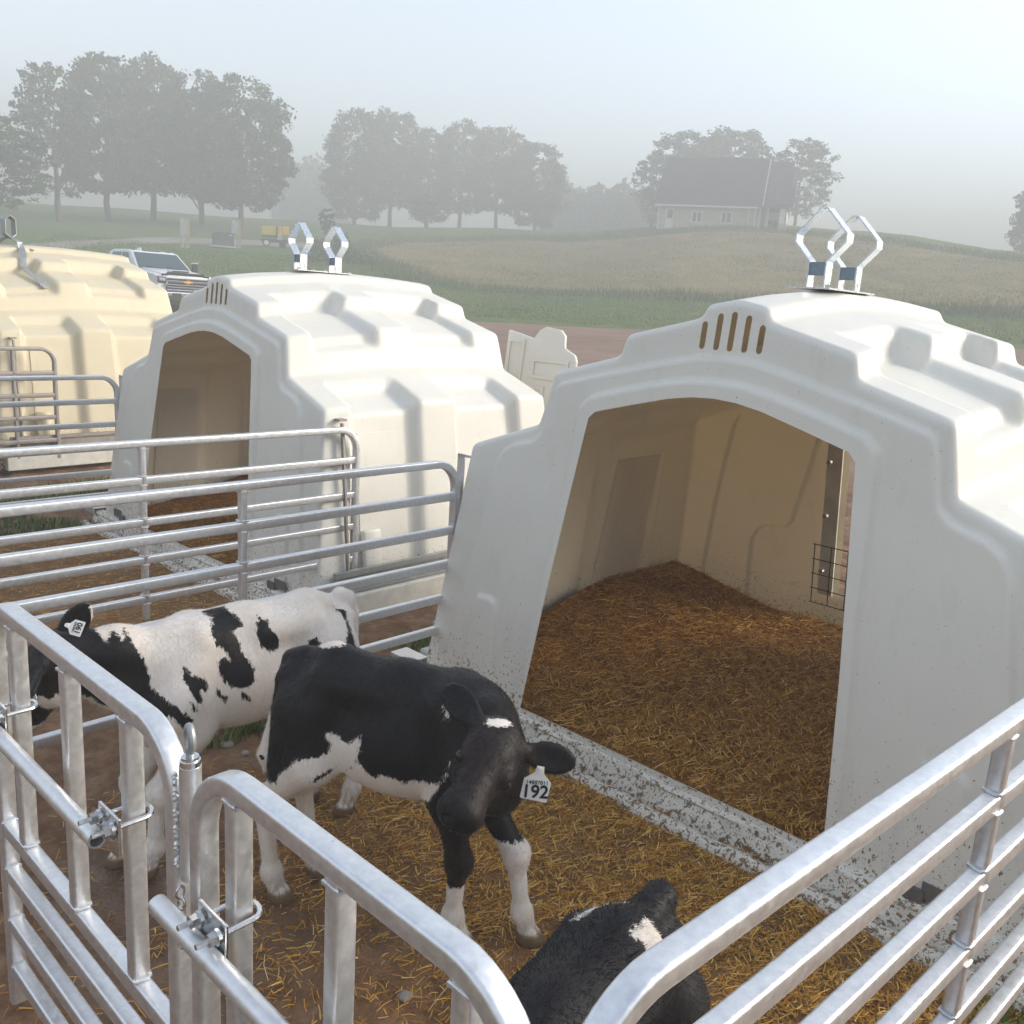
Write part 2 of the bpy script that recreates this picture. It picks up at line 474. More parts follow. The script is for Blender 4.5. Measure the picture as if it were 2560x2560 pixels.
def _offset(P, r):
    d = np.gradient(P, axis=0); n = np.stack([d[:, 1], -d[:, 0]], 1); n /= np.linalg.norm(n, axis=1)[:, None] + 1e-9
    if n[len(n) // 2, 1] > 0: n = -n
    return P + n * r
BEAD1 = [(1.245, -.02), (1.17, .40), (1.105, .80), (1.045, 1.12), (1.012, 1.185), (.955, 1.222), (.85, 1.252), (.808, 1.29), (.785, 1.40), (.762, 1.485), (.735, 1.508), (.60, 1.545), (.45, 1.583), (.25, 1.634), (.12, 1.662), (0, 1.672)]
BEAD2 = [(.715, .095), (.69, .48), (.645, .85), (.612, 1.38), (.600, 1.43), (.555, 1.472), (.40, 1.517), (.22, 1.562), (.10, 1.583), (0, 1.587)]
DOOR = [(.68, .135), (.625, .70), (.578, 1.10), (.543, 1.39), (.515, 1.418), (.36, 1.461), (.19, 1.506), (.09, 1.523), (0, 1.528)]
def _sym(P): return [(-u, z) for u, z in P] + [(u, z) for u, z in P[-2::-1]]
def _dens(P, st, closed=False):
    o = []; n = len(P)
    for i in range(n if closed else n - 1):
        a, b = P[i], P[(i + 1) % n]; k = max(1, int(math.hypot(b[0] - a[0], b[1] - a[1]) / st))
        for j in range(k): o.append((a[0] + (b[0] - a[0]) * j / k, a[1] + (b[1] - a[1]) * j / k))
    if not closed: o.append(P[-1])
    return o
SLOTS = [(-.112, 1.694, 1.793), (-.053, 1.694, 1.824), (.002, 1.694, 1.832), (.060, 1.694, 1.823), (.118, 1.694, 1.793)]
def slot_poly(u, a, b, w=.0115):
    return [(u + w * math.cos(q), b - w + w * math.sin(q)) for q in np.radians(np.linspace(0, 180, 7))] + [(u + w * math.cos(q), a + w + w * math.sin(q)) for q in np.radians(np.linspace(180, 360, 7))]
PADL = [(-1.075, .12), (-1.052, .50), (-1.03, .535), (-.96, .542), (-.92, .53), (-.905, .49), (-.87, .12)]
PADR = [(-u, z) for u, z in PADL][::-1]
ROPEN = [(-.28, .34), (.34, .34), (.34, 1.26), (-.28, 1.26)]

def cdt_face(outer, holes, contours, step):
    pts = list(outer); edges = [(i, i + 1) for i in range(len(outer) - 1)] + [(len(outer) - 1, 0)]
    for h in holes:
        b = len(pts); pts += h; edges += [(b + i, b + (i + 1) % len(h)) for i in range(len(h))]
    O = np.array(outer)
    gx, gy = np.meshgrid(np.arange(O[:, 0].min(), O[:, 0].max(), step), np.arange(O[:, 1].min(), O[:, 1].max(), step), indexing='ij')
    gx = gx + (np.arange(gx.shape[1]) % 2) * step * .5
    ex = [(gx.ravel(), gy.ravel())]
    for cpoly, st in contours:
        C = np.array(_dens(cpoly, st)); d = np.gradient(C, axis=0); n = np.stack([d[:, 1], -d[:, 0]], 1); n /= np.linalg.norm(n, axis=1)[:, None] + 1e-9
        for r in (-.019, -.0065, -.0022, .0022, .0065, .019): q = C + n * r; ex.append((q[:, 0], q[:, 1]))
    for k, (x, y) in enumerate(ex):
        ok = in_poly(x, y, outer)
        ok &= poly_dist(x, y, outer) > .006
        for h in holes: ok &= ~in_poly(x, y, h); ok &= poly_dist(x, y, h) > .005
        if k == 0:
            for cpoly, st in contours: ok &= poly_dist(x, y, cpoly, False) > .028
        pts += list(zip(x[ok].tolist(), y[ok].tolist()))
    v, e, f, *_ = geometry.delaunay_2d_cdt([Vector(p) for p in pts], edges, [], 1, 1e-5)
    V = np.array([(p.x, p.y) for p in v]); F = np.array([q for q in f if len(q) == 3])
    c = V[F].mean(1); ok = in_poly(c[:, 0], c[:, 1], outer)
    for h in holes: ok &= ~in_poly(c[:, 0], c[:, 1], h)
    return V, F[ok]

def hutch_shell():
    nP = len(RIBF); ts = np.linspace(0, 1, 92); V = []; R = .024
    def place(P, t, dy):
        u, z0 = P[:, 0], P[:, 1]; z = z0 + _arc(t, z0)
        yf, yr = LEAN * z0, HL - RLEAN * z0
        return np.stack([u, yf + (yr - yf) * t + dy, z], 1)
    for q in np.radians([0, 22, 45, 67]):
        V.append(place(_offset(RIBF, R * (1 - math.sin(q))), 0, R * (1 - math.cos(q))))
    for t in ts[1:-1]:
        y = .1 + t * 1.9
        m = smst(.29, .335, y) * (1 - smst(.745, .825, y)) + smst(1.10, 1.15, y) * (1 - smst(1.64, 1.72, y))
        P = RIBF * (1 - m) + POCF * m
        bul = 0.018 * math.sin(math.pi * t)                          # the walls belly out a little
        P = P + np.stack([np.sign(P[:, 0]) * bul * np.clip(np.abs(P[:, 0]) - .3, 0, 1), np.zeros(nP)], 1)
        V.append(place(P, t, 0))
    for q in np.radians([67, 45, 22, 0]):
        V.append(place(_offset(RIBF, R * (1 - math.sin(q))), 1, -R * (1 - math.cos(q))))
    n = len(V); V = np.concatenate(V)
    Fq = grid_faces(n, nP)
    # front
    out2 = _offset(RIBF, R)
    b1, b2, dr = _sym(BEAD1), _sym(BEAD2), _sym(DOOR)
    holes = [_dens(dr, .03) + _dens([dr[-1], dr[0]], .03)[1:-1]] + [slot_poly(*s) for s in SLOTS]
    fv, ff = cdt_face([tuple(p) for p in out2], holes, [(b1, .015), (b2 + [b2[0]], .015), (PADL, .012), (PADR, .012)], .03)
    X, Z = fv[:, 0], fv[:, 1]
    d = .024 * smst(-.0065, .0065, poly_sd(X, Z, b1 + [(1.245, -.5), (-1.245, -.5)])) + .024 * smst(-.0065, .0065, poly_sd(X, Z, b2))
    d += .018 * smst(-.0065, .0065, poly_sd(X, Z, PADL)) + .018 * smst(-.0065, .0065, poly_sd(X, Z, PADR))
    ed = np.clip(poly_dist(X, Z, [tuple(p) for p in out2], False) / .03, 0, 1); d *= ed
    FV = np.stack([X, LEAN * Z - d, Z], 1)
    # rear wall with an opening
    RP1 = [(-1.20, -.05), (-1.07, .746), (-.975, 1.17), (-.93, 1.26), (-.85, 1.30), (.85, 1.30), (.93, 1.26), (.975, 1.17), (1.07, .746), (1.20, -.05)]
    RP2 = [(-.86, -.05), (-.83, .54), (-.80, .60), (-.75, .643), (-.62, .66), (-.585, .70), (-.444, 1.213), (-.40, 1.27), (.40, 1.27), (.444, 1.213), (.585, .70), (.62, .66), (.75, .643), (.80, .60), (.83, .54), (.86, -.05)]
    RP3 = [(-.62, -.05), (-.612, .27), (-.585, .32), (-.54, .335), (.54, .335), (.585, .32), (.612, .27), (.62, -.05)]
    rv, rf = cdt_face([tuple(p) for p in out2], [_dens(ROPEN, .05, True)], [(RP1, .02), (RP2, .02), (RP3[:4], .02), (RP3[4:], .02)], .04)
    RX, RZ = rv[:, 0], rv[:, 1]
    dd = .022 * smst(-.0075, .0075, poly_sd(RX, RZ, RP1)) + .024 * smst(-.0075, .0075, poly_sd(RX, RZ, RP2)) - .035 * smst(-.0075, .0075, poly_sd(RX, RZ, RP3))
    dd *= np.clip(poly_dist(RX, RZ, [tuple(p) for p in out2], False) / .05, 0, 1)
    RV = np.stack([RX, HL - RLEAN * RZ + dd, RZ + _arc(1.0, RZ)], 1)
    allV = np.concatenate([V, FV, RV])
    F = [tuple(q) for q in Fq.tolist()] + [tuple(q) for q in (ff[:, ::-1] + len(V)).tolist()] + [tuple(q) for q in (rf + len(V) + len(FV)).tolist()]
    me = bpy.data.meshes.new('shell'); me.from_pydata(allV.tolist(), [], F)
    bm = bmesh.new(); bm.from_mesh(me)
    bmesh.ops.remove_doubles(bm, verts=bm.verts, dist=.0012)
    bmesh.ops.recalc_face_normals(bm, faces=bm.faces)
    bm.to_mesh(me); bm.free()
    me.polygons.foreach_set('use_smooth', np.ones(len(me.polygons), bool))
    return me

SHELL = hutch_shell()
def side_u(z, inset=0.0): return np.interp(z, [0, 1.182], [1.37, 1.225]) - inset

def handle_mb(y):
    """flat steel strip bent into a diamond on two legs"""
    z0 = 1.946
    P = [(-.036, z0), (-.036, z0 + .105), (-.104, z0 + .178), (-.104, z0 + .208), (-.012, z0 + .305), (.012, z0 + .305), (.104, z0 + .208), (.104, z0 + .178), (.036, z0 + .105), (.036, z0)]
    m = MB(); m.sweep([(u, y, z) for u, z in P], [(-.0035, -.026), (.0035, -.026), (.0035, .026), (-.0035, .026)], up=(0, 1, 0))
    return m

def make_hutch(loc, rz, label, mat, handles=True, detail=True):
    t = empty('calf_hutch', loc, rz, label, 'calf hutch', 'calf hutches standing in a row')
    me = SHELL if mat is M['hutch'] else SHELL.copy()
    me.materials.clear(); me.materials.append(mat)
    sh = bpy.data.objects.new('shell', me); link(sh, t)
    # sill lip along the ground under the door
    fl = MB(); prof = [(-.006, .118), (-.044, .110), (-.053, .099), (-.050, .086), (-.080, .030), (-.086, -.03), (-.104, -.03), (-.109, .030), (-.119, .044), (-.138, .045), (-.151, .031), (-.153, -.02), (-.02, -.03), (.012, .0), (.012, .11)]
    n = 46; us = np.linspace(-1.385, 1.385, n); vs = []
    for u in us:
        w = 0.006 * math.sin(u * 9) + .004 * math.sin(u * 23)
        vs += [(u, y - w * (1 if y < -.05 else 0), z) for y, z in prof]
    k = len(prof); fs = [(i * k + j, i * k + (j + 1) % k, (i + 1) * k + (j + 1) % k, (i + 1) * k + j) for i in range(n - 1) for j in range(k)]
    fs += [tuple(range(k)), tuple(reversed(range((n - 1) * k, n * k)))]
    fl.add(vs, fs); fl.build('sill_flange', M['flange'] if mat is M['hutch'] else mat, t, True, 50)
    # metal angle brackets at the front corners
    for s in (-1, 1):
        b = MB(); b.box((s * 1.045, -.028, .155), (.11, .006, .055)); b.box((s * .965, -.034, .105), (.07, .012, .10))
        b.cyl((s * .955, -.045, .12), (s * .955, -.035, .12), .009, n=8); b.build('corner_bracket', M['dark_metal'], t)
        c = MB(); c.box((s * 1.43, -.02, .13), (.16, .10, .006)); c.box((s * 1.43, -.068, .11), (.16, .006, .045)); c.cyl((s * 1.46, -.08, .11), (s * 1.46, -.07, .11), .008, n=8)
        c.build('foot_bracket', M['alu'], t)
    # side panels (thin raised rectangles), base rail and off-white curb on each side
    for s in (-1, 1):
        for (ya, yb) in ((.36, .70), (1.185, 1.60)):
            p = MB(); za, zb = .13, 1.03
            V = []
            for off in (-.01, .004):
                for (yy, zz) in ((ya, za), (yb, za), (yb - .01, zb), (ya + .02, zb)):
                    V.append((s * (np.interp(zz, [0, 1.128], [1.318, 1.168]) + off + .010), yy, zz))
            p.add(V, [(0, 1, 2, 3), (4, 7, 6, 5), (0, 4, 5, 1), (1, 5, 6, 2), (2, 6, 7, 3), (3, 7, 4, 0)]).build('side_panel', mat, t)
        r = MB(); r.box((s * 1.392, 1.09, .268), (.03, 1.98, .03)); r.box((s * 1.378, 1.09, .215), (.012, 1.98, .075)); r.box((s * 1.392, 1.09, .165), (.03, 1.98, .022))
        r.build('base_rail', M['old_metal'] if mat is M['hutch_old'] else M['galv_dull'], t)
        c = MB(); c.box((s * 1.40, 1.08, .07), (.07, 2.06, .15), bev=.008); c.build('base_curb', M['concrete_pale'], t)
        hb = MB(); hb.box((s * 1.325, .215, .62), (.022, .012, .98), rot=Matrix.Rotation(-s * .10, 3, 'Y')); hb.box((s * 1.262, .215, 1.125), (.05, .05, .012)); hb.build('hanger_bar', M['old_metal'], t)
        k = MB(); k.box((s * 1.318, .42, .33), (.05, .13, .30), bev=.02, rot=Matrix.Rotation(-s * .12, 3, 'Y')); k.build('side_lug', mat, t, True)
    # moulded lettering block on the middle rib, worn too faint to read
    le = MB(); rr = random.Random(4)
    def lz(z): return np.interp(z, [1.318, 1.43, 1.545], [.848, .822, .796]) + .006
    for z, ya, yb, h in ((1.475, .86, 1.08, .026), (1.440, .86, 1.07, .012), (1.415, .90, 1.02, .005), (1.392, .85, .93, .010), (1.392, 1.0, 1.08, .010), (1.372, .85, .93, .010), (1.372, 1.0, 1.08, .010)):
        y = ya
        while y < yb - .004:
            w = h * rr.uniform(.35, .6)
            le.box((lz(z), y, z + .065), (.005, w, h * rr.uniform(.7, 1)), rot=Matrix.Rotation(-.22, 3, 'Y')); y += w + h * .3
    o = le.build('moulded_lettering', mat, t); o['kind'] = 'stuff'
    # rear door panel, stood open behind the hutch
    dz = MB(); poly = [(.40, .25), (1.10, .25), (1.115, 1.44), (1.09, 1.485), (.985, 1.53), (.975, 1.62), (.93, 1.66), (.78, 1.675), (.72, 1.645), (.67, 1.58), (.52, 1.61), (.40, 1.63)]
    Mr = Matrix.Translation((0, 2.30, 0)) @ Matrix.Rotation(-.10, 4, 'X')
    dz.prism(poly, 0, .035, Mr)
    d = mesh_obj('rear_door', dz.v, dz.f, mat, t)
    bv = d.modifiers.new('bevel', 'BEVEL'); bv.width = .012; bv.segments = 2
    for (x0, x1, za, zb) in ((.70, 1.06, 1.28, 1.43), (.43, .60, 1.0, 1.56), (.70, .85, .9, 1.22), (.90, 1.06, .5, 1.22)):
        f = MB()
        for (a, b2, c2, d2) in ((x0, x1, za, za + .022), (x0, x1, zb - .022, zb), (x0, x0 + .022, za + .022, zb - .022), (x1 - .022, x1, za + .022, zb - .022)):
            f.prism([(a, c2), (b2, c2), (b2, d2), (a, d2)], -.014, -.001, Mr)
        o = f.build('door_rib', mat, d)
    st = MB(); st.box((-.335, 2.035, .78), (.085, .012, .92), rot=Matrix.Rotation(.15, 3, 'X')); st.build('opening_strip', M['concrete_pale'], t)
    for z in (.48, .80, 1.10): q = MB(); q.cyl((-.335, 2.10 - .155 * z, z), (-.335, 2.075 - .155 * z, z), .013, n=8); q.build('bolt', M['old_metal'], t)
    wp = MB()
    for k in range(8): wp.cyl((-.36 + k * .095, 1.99, .30), (-.36 + k * .095, 1.94, .64), .0032, n=6)
    for k in range(5): wp.cyl((-.37, 1.99 - k * .0125, .30 + k * .085), (.32, 1.99 - k * .0125, .30 + k * .085), .0032, n=6)
    wp.build('wire_panel', M['wire'], t)
    if handles:
        pl = MB(); pl.box((0, .945, 1.946), (.17, .44, .006)); 
        pl.build('lifting_plate', M['galv'], t)
        for y in (.80, 1.085):
            h = handle_mb(y).build('lifting_handle', M['galv'], t)
            w = MB(); w.box((0, y - .020, 2.022), (.066, .006, .052)); w.build('web_plate', M['slate'], h)
        for (x, y) in ((-.07, .74), (.07, .74), (.07, .95), (-.07, .95), (.07, 1.15), (-.07, 1.15)):
            w = MB(); w.cyl((x, y, 1.948), (x, y, 1.960), .010, n=6); w.build('bolt', M['bolt'], t)
    return t
M['galv_dull'] = metal('dull_galvanised', (0.36, 0.38, 0.39), 0.5, 0.15, 30, 0.6, 0.35)
M['concrete_pale'] = simple('pale_curb', (0.60, 0.59, 0.53), 0.8, 0, 0.15, 9, 0.25, 80)
H3O, H3A = (0.611, 3.134), math.radians(-42.87)
H2O, H2A = (-2.066, 5.676), math.radians(-41.98)
H1O, H1A = (-5.52, 8.507), math.radians(-39.32)
h3 = make_hutch((H3O[0], H3O[1], 0), H3A, 'white plastic calf hutch nearest the camera with wide open doorway and deep straw inside', M['hutch'])
h2 = make_hutch((H2O[0], H2O[1], 0), H2A, 'white plastic calf hutch in the middle of the row, its doorway seen between fence rails', M['hutch'])
h1 = make_hutch((H1O[0], H1O[1], 0.134), H1A, 'yellowed older calf hutch at the left edge with steel strap on its roof', M['hutch_old'], handles=False)

# steel strap with a loop over the roof of the old hutch
sp_ = MB(); sp_.sweep([(-.02, .76, 2.00), (.10, .79, 1.965), (.135, .79, 1.905), (.33, .725, 1.85), (.365, .70, 1.735), (.46, .69, 1.705), (.735, .715, 1.592), (.775, .715, 1.55)], [(-.028, -.003), (.028, -.003), (.028, .003), (-.028, .003)], up=(0, 0, 1))
sp_.sweep([(.0, .70, 2.00), (-.10, .68, 1.965), (-.3, .66, 1.88)], [(-.028, -.003), (.028, -.003), (.028, .003), (-.028, .003)], up=(0, 0, 1))
sp_.sweep([(.0, .745, 2.01), (.06, .83, 1.93), (.15, .90, 1.90)], [(-.010, -.003), (.010, -.003), (.010, .003), (-.010, .003)], up=(0, 0, 1))
o = sp_.build('roof_strap', M['galv_dull'], h1)
lp = MB(); lp.sweep([(0, .735 + .062 * math.sin(a), 2.105 + .105 * math.cos(a)) for a in np.radians([0, 50, 130, 180, 230, 310])], [(-.0035, -.05), (.0035, -.05), (.0035, .05), (-.0035, .05)], up=(1, 0, 0), closed=True); lp.build('strap_loop', M['galv_dull'], o)
bt = MB(); bt.cyl((.775, .715, 1.56), (.79, .715, 1.58), .014, n=6); bt.build('bolt', M['bolt'], o)

# ------------------------------------------------------------------ local frames of the pens
def frame(O, A):
    fx = np.array([math.cos(A), math.sin(A)]); bk = np.array([-math.sin(A), math.cos(A)])
    return (lambda u, f: (O[0] + fx[0] * u + bk[0] * f, O[1] + fx[1] * u + bk[1] * f)), (lambda x, y: ((x - O[0]) * fx[0] + (y - O[1]) * fx[1], (x - O[0]) * bk[0] + (y - O[1]) * bk[1]))
W3, L3 = frame(H3O, H3A)
W2, L2 = frame(H2O, H2A)
W1, L1 = frame(H1O, H1A)

# ------------------------------------------------------------------ pen ground: trampled mud
m, nt, b = new_mat('pen_mud')
co = objco(nt); wet = attr_node(nt, 'wet'); lit = attr_node(nt, 'litter')
n1 = noise(nt, 7, 6, 0.7, co); n2 = noise(nt, 45, 4, 0.65, co); n3 = noise(nt, 140, 3, 0.6, co)
base = ramp(nt, n1.outputs[0], [(0.32, (0.085, 0.042, 0.020)), (0.5, (0.20, 0.105, 0.052)), (0.68, (0.33, 0.20, 0.115))]).outputs[0]
base = mixc(nt, maprange(nt, n2.outputs[0], 0.35, 0.7, 0, 0.55), base, (0.13, 0.066, 0.031))
base = mixc(nt, math_(nt, 'MULTIPLY', lit, maprange(nt, n3.outputs[0], 0.4, 0.66)), base, (0.32, 0.165, 0.055))
base = mixc(nt, math_(nt, 'MULTIPLY', wet, 0.6), base, (0.12, 0.082, 0.055))
lnk(nt, base, b.inputs['Base Color'])
wr = math_(nt, 'MULTIPLY', wet, maprange(nt, n1.outputs[0], 0.42, 0.58))
lnk(nt, maprange(nt, wr, 0.0, 0.8, 0.9, 0.22), b.inputs['Roughness'])
b.inputs['Specular IOR Level'].default_value = 0.4
bump(nt, b, n2.outputs[0], 0.55, 0.02)
M['mud'] = m

gx = np.arange(-6.4, 4.2, 0.03); gy = np.arange(0.1, 10.6, 0.03)
PX, PY = np.meshgrid(gx, gy, indexing='ij')
wetf = np.zeros_like(PX)
for (cx, cy, r) in ((-0.75, 2.0, .42), (-1.12, 2.45, .35), (-0.5, 1.75, .35), (-.95, 2.15, .3), (-.25, 1.55, .4), (.1, 1.3, .3)):
    wetf = np.maximum(wetf, 1 - np.clip(np.hypot(PX - cx, PY - cy) / r, 0, 1))
wetf = np.clip((wetf + fbm(PX * 4, PY * 4, 3, 8) * .9) * 1.6, 0, 1)
u3, f3 = L3(PX, PY); u2, f2 = L2(PX, PY)
lit3 = smst(1.5, 1.1, np.abs(u3)) * smst(-1.9, -.5, f3) * smst(.6, .0, f3)
lit2 = smst(1.5, 1.1, np.abs(u2)) * smst(-3.2, -.9, f2) * smst(.6, .0, f2)
lump = fbm(PX * 5, PY * 5, 3, 21) * 0.035 + (np.abs(vnoise(PX * 8, PY * 8, 61) - .5) - .2) * .045 + np.abs(fbm(PX * 14, PY * 14, 3, 33)) * 0.050 + np.abs(fbm(PX * 42, PY * 42, 2, 3)) * .010
dry = smst(1.9, 3.2, np.hypot(np.maximum(np.abs(u3) - 1.2, 0) * 2, np.maximum(-f3 - 2.3, 0)) + np.maximum(f3, 0)) 
PZ = gz(PX, PY) + lump * (1 - .75 * wetf) - .012 * wetf - .004
edge = np.minimum.reduce([PX - gx[0], gx[-1] - PX, PY - gy[0], gy[-1] - PY])
PZ -= 0.12 * smst(.5, 0, edge)
pg = mesh_obj('pen_ground', np.stack([PX, PY, PZ], -1).reshape(-1, 3), grid_faces(len(gx), len(gy)), M['mud'], smooth=True)
attr(pg, 'wet', wetf.ravel()); attr(pg, 'litter', np.clip(np.maximum(lit3, lit2) + .12, 0, 1).ravel())
tag(pg, kind='structure')
def pgz(x, y):
    i = np.clip(((np.asarray(x) - gx[0]) / .03).round().astype(int), 0, len(gx) - 1); j = np.clip(((np.asarray(y) - gy[0]) / .03).round().astype(int), 0, len(gy) - 1)
    return PZ[i, j]

# ------------------------------------------------------------------ straw
M['straw'] = strand_mat('straw', [(0, (0.16, 0.062, 0.010)), (.3, (0.40, 0.180, 0.025)), (.55, (0.62, 0.320, 0.055)), (.8, (0.76, 0.47, 0.12)), (.95, (0.82, 0.60, 0.25)), (1, (0.86, 0.70, 0.40))])
M['bed'] = ground_mat('straw_bed', [(0.17, 0.066, 0.011), (0.34, 0.142, 0.022), (0.50, 0.235, 0.045)], 40, bmp=.8, bscale=60)
def strands(x, y, z, L, w, tilt, rnd):
    n = len(x); a = rng.uniform(0, 2 * np.pi, n); d = np.stack([np.cos(a), np.sin(a)], 1); p = np.stack([-d[:, 1], d[:, 0]], 1)
    bend = rng.normal(0, .055, n) * L; sag = rng.uniform(-.15, .25, n) * L
    V = np.zeros((n, 6, 3))
    for k, s in enumerate((-.5, 0, .5)):
        off = bend * (1 - 4 * s * s); cz = z + s * L * np.sin(tilt) + sag * (1 - 4 * s * s) * .4
        for q, e in enumerate((-1, 1)):
            V[:, k * 2 + q, 0] = x + d[:, 0] * s * L * np.cos(tilt) + p[:, 0] * (off + e * w / 2)
            V[:, k * 2 + q, 1] = y + d[:, 1] * s * L * np.cos(tilt) + p[:, 1] * (off + e * w / 2)
            V[:, k * 2 + q, 2] = cz + e * w * .25 * np.sin(a * 3)
    b = (np.arange(n) * 6)[:, None]
    F = np.concatenate([b + np.array([[0, 2, 3, 1]]), b + np.array([[2, 4, 5, 3]])])
    return V.reshape(-1, 3), F, np.repeat(rnd, 6)
def bed_h(u, f):
    h = .115 + .075 * smst(.1, 1.6, f) + .11 * smst(.5, 1.25, -u) * smst(.2, 1.3, f) + .05 * smst(.7, 1.3, u) * smst(.5, 1.5, f)
    return h + fbm(u * 3.1, f * 3.1, 4, 41) * .055 - .02 * smst(.12, 0, f)
def bedding(Wf, n, label, base=0.0):
    us = np.arange(-1.30, 1.301, .04); fs = np.arange(.015, 2.03, .04)
    U, F = np.meshgrid(us, fs, indexing='ij'); X, Y = Wf(U, F); Z = bed_h(U, F) + base
    o = mesh_obj('straw_bedding', np.stack([X, Y, Z], -1).reshape(-1, 3), grid_faces(len(us), len(fs)), M['bed'], smooth=True)
    n0 = len(o.data.vertices)
    u = rng.uniform(-1.28, 1.28, n); f = rng.uniform(.03, 2.0, n) ** 1.0
    x, y = Wf(u, f); L = rng.gamma(2.4, .012, n) + .012
    V, Fq, r = strands(x, y, bed_h(u, f) + base + rng.uniform(.0, .022, n), L, rng.uniform(.0015, .0038, n), rng.normal(0, .20, n), rng.beta(1.6, 2.0, n))
    me = o.data; s = mesh_obj('strands', V, Fq, M['straw'])
    attr(s, 'rnd', r)
    attr(o, 'rnd', np.zeros(n0))
    bmx = bmesh.new(); bmx.from_mesh(me)
    me2 = s.data; me2.materials.clear(); me2.materials.append(M['bed']); me2.materials.append(M['straw'])
    me2.polygons.foreach_set('material_index', np.ones(len(me2.polygons), np.int32))
    # join by numpy: bed first, then strands
    vb = np.array([v.co for v in me.vertices]); fb = np.array([tuple(p.vertices) for p in me.polygons])
    allv = np.concatenate([vb, V]); allf = np.concatenate([fb, Fq + n0])
    bmx.free(); bpy.data.objects.remove(s); bpy.data.objects.remove(o)
    o = mesh_obj('straw_bedding', allv, allf, M['bed'], smooth=False); o.data.materials.append(M['straw'])
    mi = np.zeros(len(allf), np.int32); mi[len(fb):] = 1; o.data.polygons.foreach_set('material_index', mi)
    sm = np.zeros(len(allf), bool); sm[:len(fb)] = True; o.data.polygons.foreach_set('use_smooth', sm)
    attr(o, 'rnd', np.concatenate([np.zeros(n0), r]))
    return tag(o, label, 'straw bedding', kind='stuff')
bedding(W3, 52000, 'deep brown straw bedding filling the nearest hutch')
bedding(W2, 12000, 'brown straw bedding inside the middle hutch')

def litter(name, Wf, n, u0, u1, f0, f1, dens, label, wid=(.0014, .0034)):
    u = rng.uniform(u0, u1, n * 3); f = rng.uniform(f0, f1, n * 3)
    keep = rng.uniform(0, 1, n * 3) < dens(u, f); u, f = u[keep][:n], f[keep][:n]
    x, y = Wf(u, f); k = len(u); L = rng.gamma(1.9, .0125, k) + .009
    V, F, r = strands(x, y, pgz(x, y) + rng.uniform(.002, .014, k), L, rng.uniform(wid[0], wid[1], k), rng.normal(0, .14, k), np.clip(rng.beta(1.8, 2.2, k), 0, 1))
    o = mesh_obj(name, V, F, M['straw']); attr(o, 'rnd', r)
    return tag(o, label, 'straw litter', kind='stuff')
litter('loose_straw', W3, 40000, -1.3, 1.4, -2.3, -.05,
       lambda u, f: np.clip((.05 + .95 * smst(-1.5, -.2, f + .22 * np.minimum(u + .2, .6)) * smst(-1.3, -.35, u + (f + .9) * .25) + fbm(u * 2.2, f * 2.2, 3, 3) * .8) * (.35 + 1.1 * vnoise(u * 9, f * 9, 12)), .025, 1) * np.where((f > -.16), .75, 1),
       'loose straw trodden into the mud of the nearest pen')
litter('loose_straw', W2, 14000, -1.2, 1.5, -3.2, -.05,
       lambda u, f: np.clip(.15 + .8 * smst(-3.0, -1.0, f) + fbm(u * 2.2, f * 2.2, 3, 5) * .7, .05, 1),
       'loose straw spread over the middle hutch pen beyond the rails')

# ------------------------------------------------------------------ gates and fence panels
TUBE = rrect(.034, .038, .007, 3)
def local_panel(A, B, z=0.0):
    d = Vector((B[0] - A[0], B[1] - A[1])); return (A[0], A[1], z), math.atan2(d.y, d.x), d.length
def rail_mb(x0, x1, z, w=.032, h=.038, y=0.0):
    m = MB(); m.sweep([(x0, y, z), (x1, y, z)], rrect(w, h, .006, 3), up=(0, 0, 1)); return m
def post_mb(x, z0, z1, w=.028, h=.032, y=0.0):
    m = MB(); m.sweep([(x, y, z0), (x, y, z1)], rrect(w, h, .006, 3), up=(0, 1, 0)); return m
def weld_ring(m, x, y, z, axis='z', r=.021):
    P = []
    for k in range(14):
        a = 2 * math.pi * k / 14; q = r * (1 + .05 * math.sin(k * 2.3)); c_, s_ = q * max(-.86, min(.86, 1.2 * math.cos(a))), q * .9 * max(-.86, min(.86, 1.2 * math.sin(a)))
        P.append((x + c_, y + s_, z) if axis == 'z' else (x, y + s_, z + c_))
    m.sweep(P, circ(.0034, 5), up=(0, 0, 1) if axis == 'z' else (1, 0, 0), closed=True)
def frame_mb(L, H, zb, r=.12, ends=(True, True)):
    P = []
    if ends[0]: P += [(0, 0, zb)] + [(x, 0, z) for x, z in arc2(r, H - r, r, 180, 90, 10)]
    else: P += [(0, 0, H)]
    if ends[1]: P += [(x, 0, z) for x, z in arc2(L - r, H - r, r, 90, 0, 10)] + [(L, 0, zb)]
    else: P += [(L, 0, H)]
    m = MB(); m.sweep(P, TUBE, up=(0, 1, 0)); return m

